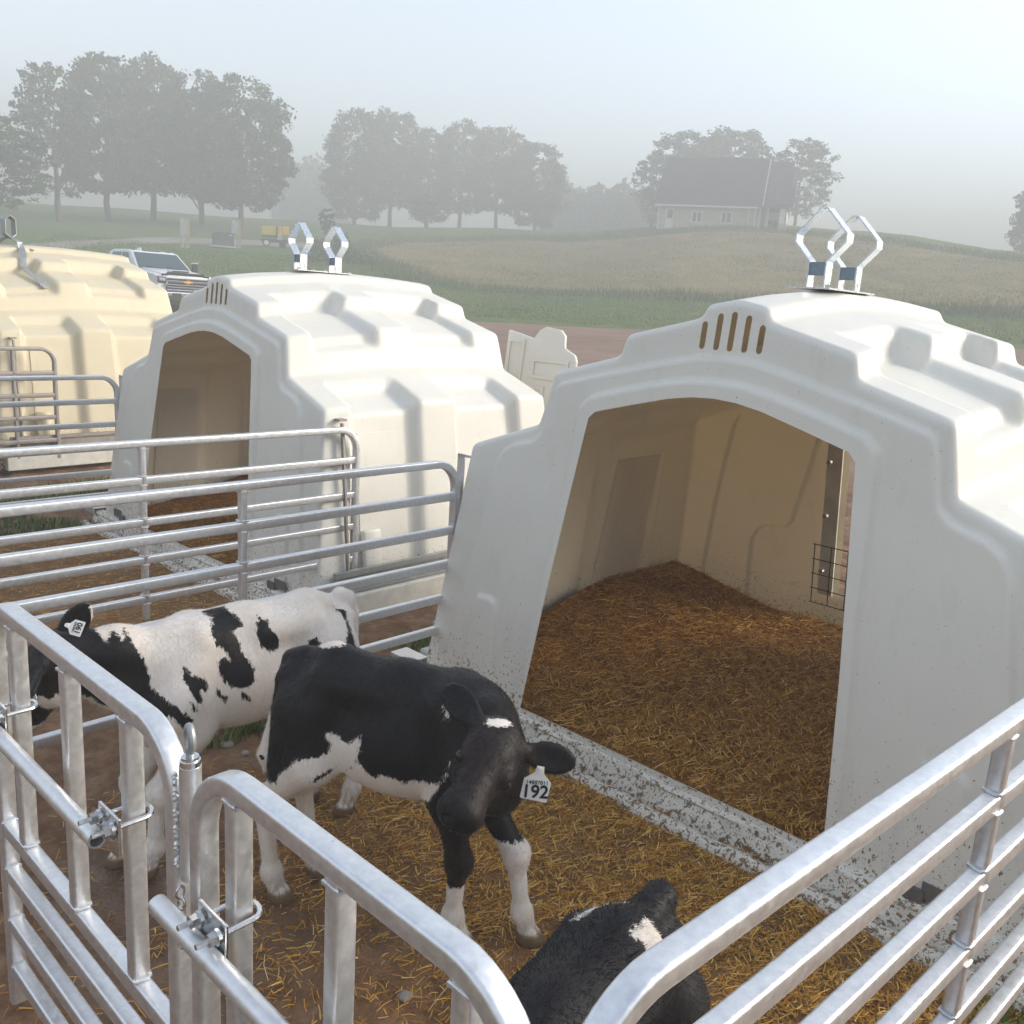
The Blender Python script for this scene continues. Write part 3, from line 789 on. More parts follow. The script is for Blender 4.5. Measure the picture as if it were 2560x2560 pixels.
def fence_panel(name, A, B, label, cat, group, H, rails, ups, mat, zb=.2, z=0.0, r=.12, bars=None, welds=False, lean=0.0):
    loc, rz, L = local_panel(A, B, z)
    t = empty(name, loc, rz, label, cat, group)
    if lean: t.rotation_euler = (lean, 0, rz)
    frame_mb(L, H, zb, r).build('frame', mat, t, True, 40)
    for q in rails: rail_mb(.012, L - .012, q).build('rail', mat, t, True, 40)
    for x in ups: post_mb(x, zb + .02, H - .008).build('upright', mat, t, True, 40)
    for x in (bars or []): post_mb(x, rails[0] + .012, H - .008, .030, .034).build('upright', mat, t, True, 40)
    if welds:
        w = MB()
        for x in ups:
            for q in rails: weld_ring(w, x, 0, q + .022); weld_ring(w, x, 0, q - .022)
            weld_ring(w, x, 0, H - .024)
        for x in (bars or []): weld_ring(w, x, 0, H - .024); weld_ring(w, x, 0, rails[0] + .022)
        for q in rails:
            for x in (.020, L - .020): weld_ring(w, x, 0, q, 'x')
        o = w.build('weld_bead', M['alu'], t); o['kind'] = 'stuff'
    return t, L
FG = 'tubular metal fence panels round the calf pens'
RZ = (.928, .766, .604, .440, .286)
f1p, _ = fence_panel('fence_panel', W3(-1.30, .105), W3(-1.30, -2.09), 'long silver fence panel between the spotted calf and the pen behind it', 'fence panel', FG, 1.085, RZ, [1.09], M['alu'], welds=True)
f2p, _ = fence_panel('fence_panel', W2(1.30, .30), W2(1.30, -2.4), 'silver fence panel fixed to the right side of the middle hutch', 'fence panel', FG, 1.075, (.90, .70, .515, .32), [1.24], M['alu'], welds=True)
f3p, _ = fence_panel('fence_panel', W2(-1.30, .11), W2(-1.30, -2.2), 'silver fence panel fixed to the left side of the middle hutch', 'fence panel', FG, 1.11, (.935, .765, .59, .41, .24), [1.15], M['alu'])
rp, RL = fence_panel('fence_panel', W3(1.375, .10), W3(1.225, -2.07), 'silver fence panel running from the lower right corner to the nearest hutch', 'fence panel', FG, 1.09, (.928, .762, .590, .425, .27), [.985], M['alu'], welds=True, r=.13)
f4p, _ = fence_panel('fence_panel', W1(1.42, .49), W1(1.42, -2.0), 'brown weathered fence panel beside the yellowed hutch at the left edge', 'fence panel', FG, 1.05, (.84, .645, .45, .245), [.345], M['old_metal'], z=.13, zb=.08)
# flat hanging straps joining the panels to the hutches
for t, mt in ((f1p, M['alu']), (f3p, M['alu'])):
    s = MB(); s.box((-.030, .0, .66), (.006, .045, .92)); s.box((-.030, .03, 1.118), (.006, .10, .012)); s.build('hanger_strap', mt, t)

GG = 'silver gates at the front of the nearest pen'
GF = -2.09
gl, LL = fence_panel('pen_gate', W3(-.47, GF), W3(.408, GF), 'silver gate with upright bars at the lower left, eye bolt beside its curved end', 'gate', GG, 1.085, (.520, .398, .258, .125), [], M['alu'], zb=.03, r=.11, bars=[.145, .433, .704], welds=True)
gm, ML = fence_panel('pen_gate', W3(.490, GF), W3(1.183, GF), 'silver gate with upright bars ending in a curve at the bottom centre', 'gate', GG, 1.09, (.520, .398, .258, .125), [], M['alu'], zb=.03, r=.12, bars=[.106, .36, .60], welds=True)
def clamp(parent, x, z, rodz):
    c = MB()
    c.box((x - .002, -.042, z - .018), (.082, .006, .078), bev=.002)
    o = c.build('clamp_plate', M['bolt'], parent)
    ub = MB(); pts = [(x - .027, -.085, z)] + [(x - .027, -.02, z)] + [(x + .027 * math.cos(a), .008 + .022 * math.sin(a), z) for a in np.radians(np.linspace(180, 0, 9))] + [(x + .027, -.02, z), (x + .027, -.085, z)]
    ub.sweep(pts, circ(.0045, 8), up=(0, 0, 1)); ub.build('u_bolt', M['bolt'], o, True)
    for s in (-1, 1):
        n = MB(); n.cyl((x + s * .027, -.066, z), (x + s * .027, -.054, z), .0105, n=6); n.cyl((x + s * .027, -.054, z), (x + s * .027, -.0485, z), .013, n=12); n.build('nut', M['bolt'], o)
def rod(parent, x0, x1, z, y=-.062, r=.0165):
    m = MB(); n = 16; V = []
    for x in (x0, x1):
        for q in (r, r * .74):
            V += [(x, y + q * math.cos(a), z + q * math.sin(a)) for a in ang(n)]
    F = []
    for i in range(n):
        j = (i + 1) % n
        F += [(i, j, 2 * n + j, 2 * n + i), (n + i, 3 * n + i, 3 * n + j, n + j), (i, n + i, n + j, j), (2 * n + i, 2 * n + j, 3 * n + j, 3 * n + i)]
    m.add(V, F); m.build('latch_rod', M['alu'], parent, True, 40)
rod(gl, -.25, .695, .845); clamp(gl, .145, .878, .845); clamp(gl, .704, .878, .845)
rod(gm, -.035, .80, .845); clamp(gm, .106, .878, .845); clamp(gm, .60, .878, .845)
# hinge sleeve with its eye bolt, and the little chain below
sl = MB(); xs = LL + .040
sl.cyl((xs, 0, .862), (xs, 0, 1.062), .0175, n=16); sl.build('hinge_sleeve', M['alu'], gl, True, 40)
wb = MB()
wb.sweep([(xs - .018 + .0015 * math.sin(k * 1.9), -.017 + .0015 * math.sin(k * 2.7), .875 + k * .0042) for k in range(42)], circ(.0034, 6), up=(1, 0, 0))
o = wb.build('weld_bead', M['alu'], gl); o['kind'] = 'stuff'
ex, ey = W3(.408 + .040, GF)
eb = empty('eye_bolt', (ex, ey, 1.062), math.radians(125), 'steel eye bolt standing in the hinge tube between the two front gates', 'eye bolt')
q = MB(); q.cyl((0, 0, 0), (0, 0, .010), .0165, n=16); q.cyl((0, 0, .010), (0, 0, .016), .014, n=16); q.build('collar', M['bolt'], eb, True, 40)
q = MB(); q.cyl((0, 0, .014), (0, 0, .028), .0065, n=10); q.sweep([(.014 * math.sin(a), 0, .046 + .020 * -math.cos(a)) for a in np.linspace(.05, 2 * math.pi - .25, 22)], circ(.0062, 10), up=(0, 1, 0)); q.build('eye', M['old_metal_b'] if 'old_metal_b' in M else M['galv_dull'], eb, True)
ch = empty('hinge_chain', W3(.452, GF - .022) + (.74,), H3A, 'short steel chain hanging between the two front gate posts', 'chain')
for k in range(6):
    q = MB(); q.sweep([(.0075 * math.cos(a), 0, .011 * math.sin(a)) for a in ang(12)], circ(.0022, 6), up=(0, 1, 0), closed=True)
    o = q.build('link', M['bolt'], ch, True); o.location = (.003 * math.sin(k * 2), 0, .012 + k * .0185); o.rotation_euler = (0, 0, (k % 2) * 1.4 + .3)

# ------------------------------------------------------------------ calves: smooth-union distance field, meshed by surface nets
class Field:
    def __init__(s, lo, hi, h):
        s.lo, s.h = np.array(lo, float), h
        n = np.ceil((np.array(hi) - s.lo) / h).astype(int) + 1
        s.ax = [s.lo[i] + np.arange(n[i]) * h for i in range(3)]
        s.f = np.full(n, .08, np.float32)
    def blk(s, lo, hi):
        return tuple(slice(int(max(0, math.floor((lo[i] - s.lo[i]) / s.h))), int(max(1, min(len(s.ax[i]), math.ceil((hi[i] - s.lo[i]) / s.h) + 1)))) for i in range(3))
    def pts(s, b):
        return np.meshgrid(s.ax[0][b[0]], s.ax[1][b[1]], s.ax[2][b[2]], indexing='ij')
    def comb(s, b, d, k, sub=False):
        a = s.f[b]
        if sub:
            hh = np.maximum(k - np.abs(-d - a), 0) / k; s.f[b] = np.maximum(a, -d) + hh * hh * k * .25
        else:
            hh = np.maximum(k - np.abs(a - d), 0) / k; s.f[b] = np.minimum(a, d) - hh * hh * k * .25
    def cone(s, a, b, r1, r2, k=.03, sub=False):
        a, b = np.array(a, float), np.array(b, float); m = max(r1, r2) + k + .03
        B = s.blk(np.minimum(a, b) - m, np.maximum(a, b) + m); X, Y, Z = s.pts(B)
        d = b - a; L = d @ d + 1e-12
        h = np.clip(((X - a[0]) * d[0] + (Y - a[1]) * d[1] + (Z - a[2]) * d[2]) / L, 0, 1)
        q = np.sqrt((X - a[0] - h * d[0]) ** 2 + (Y - a[1] - h * d[1]) ** 2 + (Z - a[2] - h * d[2]) ** 2) - (r1 + (r2 - r1) * h)
        s.comb(B, q, k, sub)
    def ell(s, c, r, k=.03, R=None, sub=False):
        c = np.array(c, float); m = max(r) + k + .02
        B = s.blk(c - m, c + m); X, Y, Z = s.pts(B); P = [X - c[0], Y - c[1], Z - c[2]]
        if R is not None: P = [R[i][0] * P[0] + R[i][1] * P[1] + R[i][2] * P[2] for i in range(3)]
        k0 = np.sqrt((P[0] / r[0]) ** 2 + (P[1] / r[1]) ** 2 + (P[2] / r[2]) ** 2)
        k1 = np.sqrt((P[0] / r[0] ** 2) ** 2 + (P[1] / r[1] ** 2) ** 2 + (P[2] / r[2] ** 2) ** 2) + 1e-9
        s.comb(B, k0 * (k0 - 1) / k1, k, sub)
    def mesh(s):
        f = s.f; nx, ny, nz = f.shape; sg = f < 0
        c = [(i, j, k) for i in (0, 1) for j in (0, 1) for k in (0, 1)]
        sub = lambda A, o: A[o[0]:nx - 1 + o[0], o[1]:ny - 1 + o[1], o[2]:nz - 1 + o[2]]
        cnt = sum(sub(sg, o).astype(np.int8) for o in c); act = (cnt > 0) & (cnt < 8)
        I = np.argwhere(act); val = {o: f[I[:, 0] + o[0], I[:, 1] + o[1], I[:, 2] + o[2]] for o in c}
        pos = np.zeros((len(I), 3)); n = np.zeros(len(I))
        for o in c:
            for a in range(3):
                if o[a] == 0:
                    p = list(o); p[a] = 1; p = tuple(p); va, vb = val[o], val[p]; mk = (va < 0) != (vb < 0)
                    t = np.where(mk, va / np.where(mk, va - vb, 1), 0)
                    q = np.tile(np.array(o, float), (len(I), 1)); q[:, a] += t
                    pos += q * mk[:, None]; n += mk
        V = (I + pos / n[:, None]) * s.h + s.lo
        idx = np.full(act.shape, -1, np.int64); idx[act] = np.arange(len(I))
        F = []
        for a in range(3):
            b, d = (a + 1) % 3, (a + 2) % 3
            A = [slice(None)] * 3; A2 = [slice(None)] * 3
            A[a] = slice(0, -1); A2[a] = slice(1, None)
            for x in (b, d): A[x] = slice(1, -1); A2[x] = slice(1, -1)
            s0, s1 = sg[tuple(A)], sg[tuple(A2)]
            for flip in (False, True):
                E = np.argwhere((s0 & ~s1) if not flip else (~s0 & s1))
                if not len(E): continue
                E = E.copy(); E[:, b] += 1; E[:, d] += 1
                def g(db, dd):
                    q = E.copy(); q[:, b] += db; q[:, d] += dd; return idx[q[:, 0], q[:, 1], q[:, 2]]
                quad = np.stack([g(-1, -1), g(0, -1), g(0, 0), g(-1, 0)], 1)
                F.append(quad if not flip else quad[:, ::-1])
        F = np.concatenate(F); F = F[(F >= 0).all(1)]
        return V, F

def coat_material():
    m, nt, b = new_mat('calf_coat')
    co = objco(nt)
    cs = attr_node(nt, 'coat'); mud = attr_node(nt, 'mud'); pk = attr_node(nt, 'pink'); dk = attr_node(nt, 'hoof')
    n1 = noise(nt, 48, 3, 0.6, mapping(nt, co, (1.4, 1.4, .5))); n2 = noise(nt, 150, 3, .6, mapping(nt, co, (1.3, 1.3, .35)))
    e = math_(nt, 'ADD', cs, math_(nt, 'MULTIPLY', math_(nt, 'SUBTRACT', n1.outputs[0], .5), .030))
    e = math_(nt, 'ADD', e, math_(nt, 'MULTIPLY', math_(nt, 'SUBTRACT', n2.outputs[0], .5), .022))
    wf = maprange(nt, e, -.0022, .0022)
    n3 = noise(nt, 5, 4, .6, co)
    white = ramp(nt, n3.outputs[0], [(.3, (.72, .63, .54)), (.6, (.84, .79, .73))]).outputs[0]
    white = mixc(nt, maprange(nt, n2.outputs[0], .35, .65, .25, 0), white, (.46, .37, .29))
    black = ramp(nt, n3.outputs[0], [(.3, (.004, .004, .006)), (.7, (.010, .008, .009))]).outputs[0]
    black = mixc(nt, math_(nt, 'MULTIPLY', attr_node(nt, 'brown'), maprange(nt, n3.outputs[0], .35, .65)), black, (.030, .015, .012))
    base = mixc(nt, wf, black, white)
    base = mixc(nt, pk, base, (.42, .20, .16))
    mdf = math_(nt, 'MULTIPLY', mud, maprange(nt, n1.outputs[0], .38, .62), True)
    base = mixc(nt, mdf, base, (.17, .10, .055))
    base = mixc(nt, dk, base, (.15, .095, .05))
    lnk(nt, base, b.inputs['Base Color'])
    lnk(nt, maprange(nt, wf, 0, 1, .46, .8), b.inputs['Roughness'])
    lnk(nt, maprange(nt, wf, 0, 1, .22, .12), b.inputs['Specular IOR Level'])
    b.inputs['Sheen Weight'].default_value = .06; b.inputs['Sheen Roughness'].default_value = .4
    n4 = noise(nt, 230, 3, .7, mapping(nt, co, (1.6, 1.6, .28))); n5 = noise(nt, 26, 4, .6, mapping(nt, co, (1.3, 1.3, .6)))
    hsum = math_(nt, 'ADD', math_(nt, 'MULTIPLY', n4.outputs[0], .35), n5.outputs[0])
    bump(nt, b, hsum, .42, .006)
    return m
M['coat'] = coat_material()
m, nt, b = new_mat('calf_hair')
wf = maprange(nt, attr_node(nt, 'coat'), -.003, .003)
hc = mixc(nt, wf, (.010, .009, .011), (.74, .67, .59)); hc = mixc(nt, attr_node(nt, 'pink'), hc, (.45, .24, .2)); hc = mixc(nt, math_(nt, 'MULTIPLY', attr_node(nt, 'mud'), .6), hc, (.2, .12, .07))
lnk(nt, hc, b.inputs['Base Color']); setin(b, Roughness=.65); b.inputs['Specular IOR Level'].default_value = .12
M['hair'] = m
m, nt, b = new_mat('calf_eye'); b.inputs['Base Color'].default_value = (.006, .004, .004, 1); setin(b, Roughness=.06); M['eye'] = m
M['eartag'] = simple('ear_tag_plastic', (.78, .77, .72), .5, 0, .05)
M['eartag_buff'] = simple('ear_tag_buff', (.70, .62, .44), .5, 0, .06)
M['ink'] = simple('tag_ink', (.012, .012, .02), .6)
M['nose'] = simple('nostril', (.008, .006, .006), .4)

def nrm(v): v = np.array(v, float); return v / np.linalg.norm(v)
HALF = Matrix.Identity(4)

def text_obj(name, txt, size, mat, parent, M4, ext=.0006):
    cu = bpy.data.curves.new(name, 'FONT'); cu.body = txt; cu.size = size; cu.align_x = 'CENTER'; cu.align_y = 'CENTER'; cu.extrude = ext; cu.offset = size * (.022 if size > .02 else .004)
    tmp = bpy.data.objects.new('tmp', cu); COL.objects.link(tmp)
    dg = bpy.context.evaluated_depsgraph_get(); me = bpy.data.meshes.new_from_object(tmp.evaluated_get(dg))
    bpy.data.objects.remove(tmp); me.materials.clear(); me.materials.append(mat); me.name = name
    me.transform(M4)
    o = bpy.data.objects.new(name, me); return link(o, parent)

def hair_coat(o, V, Fq, c, mud, pink, parent, n=42000):
    a, b_, d_ = V[Fq[:, 0]], V[Fq[:, 1]], V[Fq[:, 3]]
    N = np.cross(b_ - a, d_ - a); A = np.linalg.norm(N, axis=1); N /= A[:, None] + 1e-12
    keep = V[Fq].mean(1)[:, 2] > .06
    pr_ = A * keep; i = rng.choice(len(Fq), n, p=pr_ / pr_.sum())
    w1, w2 = rng.uniform(0, 1, (2, n, 1)); P = V[Fq[i, 0]] * (1 - w1) * (1 - w2) + V[Fq[i, 1]] * w1 * (1 - w2) + V[Fq[i, 2]] * w1 * w2 + V[Fq[i, 3]] * (1 - w1) * w2
    nn = N[i]
    if ((P + nn * .01 - V.mean(0)) ** 2).sum() < ((P - V.mean(0)) ** 2).sum(): nn = -nn
    down = np.tile(np.array([-.45, 0, -.8]), (n, 1)) + rng.normal(0, .22, (n, 3)) + np.stack([vnoise(P[:, 0] * 9, P[:, 2] * 9, 3) - .5, vnoise(P[:, 1] * 9, P[:, 2] * 9, 4) - .5, vnoise(P[:, 0] * 9, P[:, 1] * 9, 5) - .5], 1) * .9
    tn = down - nn * (down * nn).sum(1)[:, None]; tn /= np.linalg.norm(tn, axis=1)[:, None] + 1e-9
    L = rng.uniform(.008, .017, n)[:, None]; side = np.cross(nn, tn) * rng.uniform(.0004, .0008, n)[:, None]
    T = P + tn * L + nn * L * rng.uniform(.10, .42, n)[:, None]
    HV = np.stack([P - side, P + side, T], 1).reshape(-1, 3)
    h = mesh_obj('hair', HV, np.arange(3 * n).reshape(-1, 3), M['hair'], parent, smooth=True)
    vi = Fq[i, 0]
    for nm, arr in (('coat', np.clip(c, -.06, .06)), ('mud', mud), ('pink', pink)): attr(h, nm, np.repeat(arr[vi], 3))
    h['kind'] = 'stuff'
def make_calf(label, org, head_dir, sc, feet, poll, hx, hy0, coat, tail, ears, neck_drop=0.0, h=.0068, head_s=1.0, crest=None):
    """org world xy under the tail head; head_dir heading; feet = {FL,FR,HL,HR: (s,t)} in body frame; poll, hx in world"""
    d = nrm(head_dir); l = np.array([-d[1], d[0]])
    def loc(p): p = np.array(p, float); q = p[:2] - np.array(org); return np.array([q @ d, q @ l, p[2]])
    def locv(v): v = np.array(v, float); return np.array([v[:2] @ d, v[:2] @ l, v[2]])
    pl = loc(poll); hx = nrm(locv(hx)); hy = locv(hy0); hy = nrm(hy - hx * (hy @ hx)); hz = np.cross(hx, hy)
    H = lambda a, b_, c: pl + (hx * a + hy * b_ + hz * c) * head_s
    S = sc
    allp = np.array([[-.16, -.2, -.005], [.72 * S, .2, .9 * S], H(.34, .1, .1), H(.34, -.1, -.15), H(0, .24, .15), H(0, -.24, .15), H(0, 0, -.15)] + [[f[0], f[1], 0] for f in feet.values()])
    F = Field(allp.min(0) - .06, allp.max(0) + .07, h)
    P = lambda s, t, z: (s * S, t * S, z * S)
    # trunk
    F.ell(P(.43, 0, .610), (.25 * S, .126 * S, .180 * S), .05)
    F.ell(P(.31, 0, .565), (.22 * S, .132 * S, .142 * S), .06)
    F.ell(P(.135, 0, .665), (.130 * S, .092 * S, .116 * S), .05)
    F.ell(P(.56, 0, .575), (.12 * S, .112 * S, .165 * S), .06)
    F.cone(P(.01, 0, .755), P(.13, 0, .770), .036 * S, .050 * S, .05)
    F.cone(P(.13, 0, .768), P(.34, 0, .748), .050 * S, .055 * S, .05)
    F.cone(P(.34, 0, .748), P(.55, 0, .745), .055 * S, .050 * S, .06)
    for e in (-1, 1):
        F.cone(P(.125, e * .084, .748), P(.30, e * .060, .732), .028 * S, .036 * S, .06)
        F.ell(P(.005, e * .05, .725), (.035 * S, .022 * S, .03 * S), .04)
        F.cone(P(.50, e * .072, .735), P(.60, e * .092, .545), .050 * S, .062 * S, .06)
    # legs
    for k, e in (('HL', 1), ('HR', -1)):
        fs, ft = feet[k]; hip = P(.095, e * .070, .66); st = (fs + .135 * S, (e * .088 * S) * .8 + ft * .2, .495 * S)
        hock = (fs - .035 * S, ft * .9 + e * .006, .325 * S); fet = (fs - .004, ft, .095 * S); hf = (fs + .022, ft, .030)
        F.cone(hip, st, .078 * S, .062 * S, .05); F.cone(P(.045, e * .066, .62), (fs + .03 * S, e * .075 * S * .7 + ft * .3, .46 * S), .075 * S, .045 * S, .06)
        F.cone(st, hock, .062 * S, .031 * S, .04); F.ell((hock[0] - .010, hock[1], hock[2] + .006), (.034 * S, .027 * S, .036 * S), .03)
        F.cone(hock, fet, .0285 * S, .0225 * S, .03); F.ell(fet, (.030 * S, .027 * S, .030 * S), .025); F.cone(fet, hf, .024 * S, .029 * S, .02); F.ell((hf[0] + .006, hf[1], .020), (.042, .034, .026), .015)
    for k, e in (('FL', 1), ('FR', -1)):
        fs, ft = feet[k]; sh = P(.57, e * .085, .58); el = P(.535, e * .086, .47); kn = ((fs * .75 + .54 * S * .25) + .012, ft * .8 + e * .085 * S * .2, .275 * S); fet = (fs, ft, .095 * S); hf = (fs + .025, ft, .030)
        F.cone(sh, el, .070 * S, .055 * S, .05); F.cone(el, kn, .050 * S, .031 * S, .04); F.ell((kn[0] + .006, kn[1], kn[2]), (.034 * S, .032 * S, .040 * S), .03)
        F.cone(kn, fet, .0275 * S, .0225 * S, .03); F.ell(fet, (.029 * S, .027 * S, .029 * S), .025); F.cone(fet, hf, .024 * S, .029 * S, .02); F.ell((hf[0] + .006, hf[1], .020), (.042, .034, .026), .015)
    # neck
    nb = np.array(P(.585, 0, .69)); nb2 = np.array(P(.62, 0, .575)); pn = H(-.01, 0, -.045); pn2 = H(.05, 0, -.085)
    mid = (nb + pn) / 2 + np.array([0, 0, .012]); mid2 = (nb2 + pn2) / 2
    F.cone(nb, mid, .082 * S, .064 * S, .06); F.cone(mid, pn, .064 * S, .055 * S, .05); F.cone(nb2, mid2, .088 * S, .060 * S, .06); F.cone(mid2, pn2, .058 * S, .048 * S, .05)
    F.ell(P(.65, 0, .50), (.06 * S, .06 * S, .08 * S), .06)
    # head
    R = np.array([hx, hy, hz]); q = head_s
    F.ell(H(.055, 0, -.022), (.088 * q, .076 * q, .066 * q), .03, R)
    F.cone(H(.07, 0, -.030), H(.240, 0, -.046), .066 * q, .048 * q, .03)
    F.ell(H(.252, 0, -.052), (.046 * q, .060 * q, .052 * q), .03, R)
    F.ell(H(.268, 0, -.034), (.028 * q, .050 * q, .030 * q), .02, R)
    F.cone(H(.06, 0, -.085), H(.235, 0, -.080), .043 * q, .030 * q, .03)
    F.ell(H(.005, 0, .012), (.035 * q, .040 * q, .026 * q), .03, R)
    for e in (-1, 1):
        F.ell(H(.095, e * .038, -.080), (.060 * q, .036 * q, .048 * q), .03, R)
        F.ell(H(.108, e * .062, -.006), (.036 * q, .018 * q, .020 * q), .02, R)
        F.ell(H(.124, e * .076, -.024), (.021 * q, .012 * q, .014 * q), .012, R, sub=True)
        F.ell(H(.297, e * .028, -.036), (.014 * q, .010 * q, .011 * q), .008, R, sub=True)
        F.cone(H(.296, e * .012, -.080), H(.215, e * .040, -.086), .005, .003, .006, sub=True)
    # ears
    ear_fr = {}
    for e, ed, roll in ears:
        ed = nrm(locv(ed)); b0 = H(.014, e * .064, -.004); up = nrm(locv(roll)); up = nrm(up - ed * (up @ ed)); w = np.cross(ed, up)
        ER = np.array([ed, w, up]); F.cone(b0 - ed * .012, b0 + ed * .03, .022, .017, .025)
        F.ell(b0 + ed * .080, (.070, .041, .0120), .016, ER)
        F.ell(b0 + ed * .078 + up * .0155, (.052, .028, .012), .010, ER, sub=True)
        ear_fr[e] = (b0, ed, w, up)
    # tail
    for a, c, r1, r2 in tail: F.cone(a, c, r1, r2, .012)
    F.f[:, :, :] = np.maximum(F.f, -(F.ax[2][None, None, :] - .001))
    V, Fq = F.mesh()
    t = empty('calf', (org[0], org[1], 0), math.atan2(d[1], d[0]), label, 'calf', 'black and white calves')
    o = mesh_obj('body', V, Fq, M['coat'], t, smooth=True)
    hp = V - pl; hl = np.stack([hp @ hx, hp @ hy, hp @ hz], 1) / head_s
    c, mud, pink = coat(V[:, 0], V[:, 1], V[:, 2], hl)
    attr(o, 'brown', smst(.16, .05, np.hypot(hl[:, 0] - .15, hl[:, 2] + .05) * .7) * (np.abs(hl[:, 1]) < .12) * .5 + .1); attr(o, 'coat', np.clip(c, -.06, .06)); attr(o, 'mud', mud); attr(o, 'pink', pink)
    attr(o, 'hoof', smst(.050, .036, V[:, 2]))
    hair_coat(o, V, Fq, c, mud, pink, t)
    for e in (-1, 1):
        mb = MB(); c0 = H(.124, e * .068, -.022); bm = bmesh.new(); bmesh.ops.create_uvsphere(bm, u_segments=14, v_segments=10, radius=.0175 * head_s)
        bm.verts.index_update(); mb.add([v.co + Vector(c0) for v in bm.verts], [tuple(v.index for v in f.verts) for f in bm.faces]); bm.free()
        mb.build('eye', M['eye'], t, True, 80)
    return t, ear_fr, H, (hx, hy, hz), loc, locv

def ear_tag(parent, base, down, face, size, mat, lines, label=None):
    """flag-shaped tag hanging from base along down, printed on the side that faces `face`"""
    y = -nrm(down); z = np.array(face, float); z = nrm(z - y * (z @ y)); x = np.cross(y, z)
    w, hgt = size
    poly = [(-.13 * w, 0), (.13 * w, 0), (.17 * w, -.20 * hgt), (.5 * w, -.42 * hgt), (.5 * w, -.97 * hgt), (.46 * w, -hgt), (-.46 * w, -hgt), (-.5 * w, -.97 * hgt), (-.5 * w, -.42 * hgt), (-.17 * w, -.20 * hgt)]
    M4 = Matrix(((x[0], y[0], z[0], base[0]), (x[1], y[1], z[1], base[1]), (x[2], y[2], z[2], base[2]), (0, 0, 0, 1)))
    k = len(poly); V = [M4 @ Vector((a, b_, zz)) for zz in (-.0012, .0012) for a, b_ in poly]
    mb = MB(); mb.add(V, [tuple(reversed(range(k))), tuple(range(k, 2 * k))] + [(i, (i + 1) % k, (i + 1) % k + k, i + k) for i in range(k)])
    mb.cyl(M4 @ Vector((0, -.10 * hgt, -.004)), M4 @ Vector((0, -.10 * hgt, .006)), .006, n=12)
    o = mb.build('ear_tag', mat, parent)
    if label: o['label'] = label
    for txt, sz, yy, rot in lines:
        text_obj('tag_print', txt, sz, M['ink'], o, M4 @ Matrix.Translation((0, -yy * hgt, .0017)) @ Matrix.Rotation(rot, 4, 'Z'))
    return o

def pmax(*a): return np.maximum.reduce(a)
# --- calf with tag 192: black, white flank and legs, head turned to the camera
AW1 = [(.172, .613), (.207, .607), (.219, .598), (.242, .600), (.264, .614), (.276, .633), (.278, .586), (.274, .557), (.221, .50), (.197, .47), (.202, .039), (-.12, -.04), (-.11, .402), (-.05, .412), (-.019, .415), (.015, .427), (.030, .460), (.066, .495), (.090, .530), (.126, .538), (.150, .540), (.173, .551), (.181, .579), (.166, .601)]
AW2 = [(.272, .556), (.295, .533), (.33, .513), (.346, .534), (.38, .530), (.414, .519), (.442, .534), (.486, .536), (.523, .555), (.538, .578), (.554, .631), (.548, .592), (.528, .554), (.498, .50), (.416, .42), (.30, .40), (.20, .43), (.22, .50)]
AW3 = [(.532, .785), (.540, .779), (.530, .734), (.516, .736), (.518, .758), (.507, .761)]
ASL = [(.136, .459), (.156, .490), (.191, .508), (.180, .489), (.151, .471)]
def coat_a(s, t, z, hl):
    near = smst(.03, -.01, t) * .2 - .2 + .0
    c = pmax(poly_sd(s, z, AW1) + np.where(t > .02, -.5, 0), np.where(t > .02, .36 - z, -1) - np.maximum(s - .25, 0) * 2, poly_sd(s, z, AW2) - np.maximum(t, 0) * .2, poly_sd(s, z, AW3) + np.where(t > 0, -1, 0))
    c = np.minimum(c, -poly_sd(s, z, ASL))
    c = np.maximum(c, np.where((s > .42), np.where(t < 0, .205, .315) - z + (s - .6) * .05, -1))
    c = np.maximum(c, .030 - np.hypot((s - .115) * .8, t * 1.0) - np.maximum(.76 - z, 0) * 3)
    c = np.where((s < -.022) & (z > .38) & (np.abs(t) < .06), np.where(z < .60, .03, -.03), c)
    head = (hl[:, 0] > -.03) & (hl[:, 0] < .36) & (np.abs(hl[:, 1]) < .2) & (np.abs(hl[:, 2]) < .14)
    spot = .020 - np.hypot((hl[:, 0] - .012) * .9, (hl[:, 1] + .026) * .8 + (hl[:, 0] - .01) * .6) - np.maximum(-hl[:, 2], 0) * .3
    c = np.where(head, np.where(hl[:, 2] > -.05, spot, -.05), c)
    mud = smst(.12, .03, z) * .7 + smst(.45, .25, z) * .08
    return c, mud, np.zeros_like(z)
AO, AD = (-.60, 2.47), (.955, -.297)
Apoll = (.013, 2.11, .745); Amuz = (-.072, 1.85, .655)
ca, earA, HA, axA, locA, locvA = make_calf('black calf with white legs and ear tag 192 turning its head to the camera', AO, AD, 1.0,
    dict(HR=(-.028, -.078), HL=(.018, .070), FR=(.545, -.050), FL=(.725, .040)), Apoll, np.array(Amuz) - np.array(Apoll), (.86, -.08, -.44), coat_a,
    [((.03, 0, .772), (-.015, 0, .755), .032, .027), ((-.015, 0, .755), (-.040, -.005, .69), .027, .023), ((-.040, -.005, .69), (-.050, -.015, .58), .022, .024), ((-.050, -.015, .58), (-.078, -.03, .45), .025, .029), ((-.078, -.03, .45), (-.085, -.03, .40), .027, .010)],
    [(1, (.86, .06, -.20), (-.25, -.85, .35)), (-1, (-.60, .55, .34), (-.1, -.9, .5))], head_s=.94)
b0, ed, w, up = earA[1]
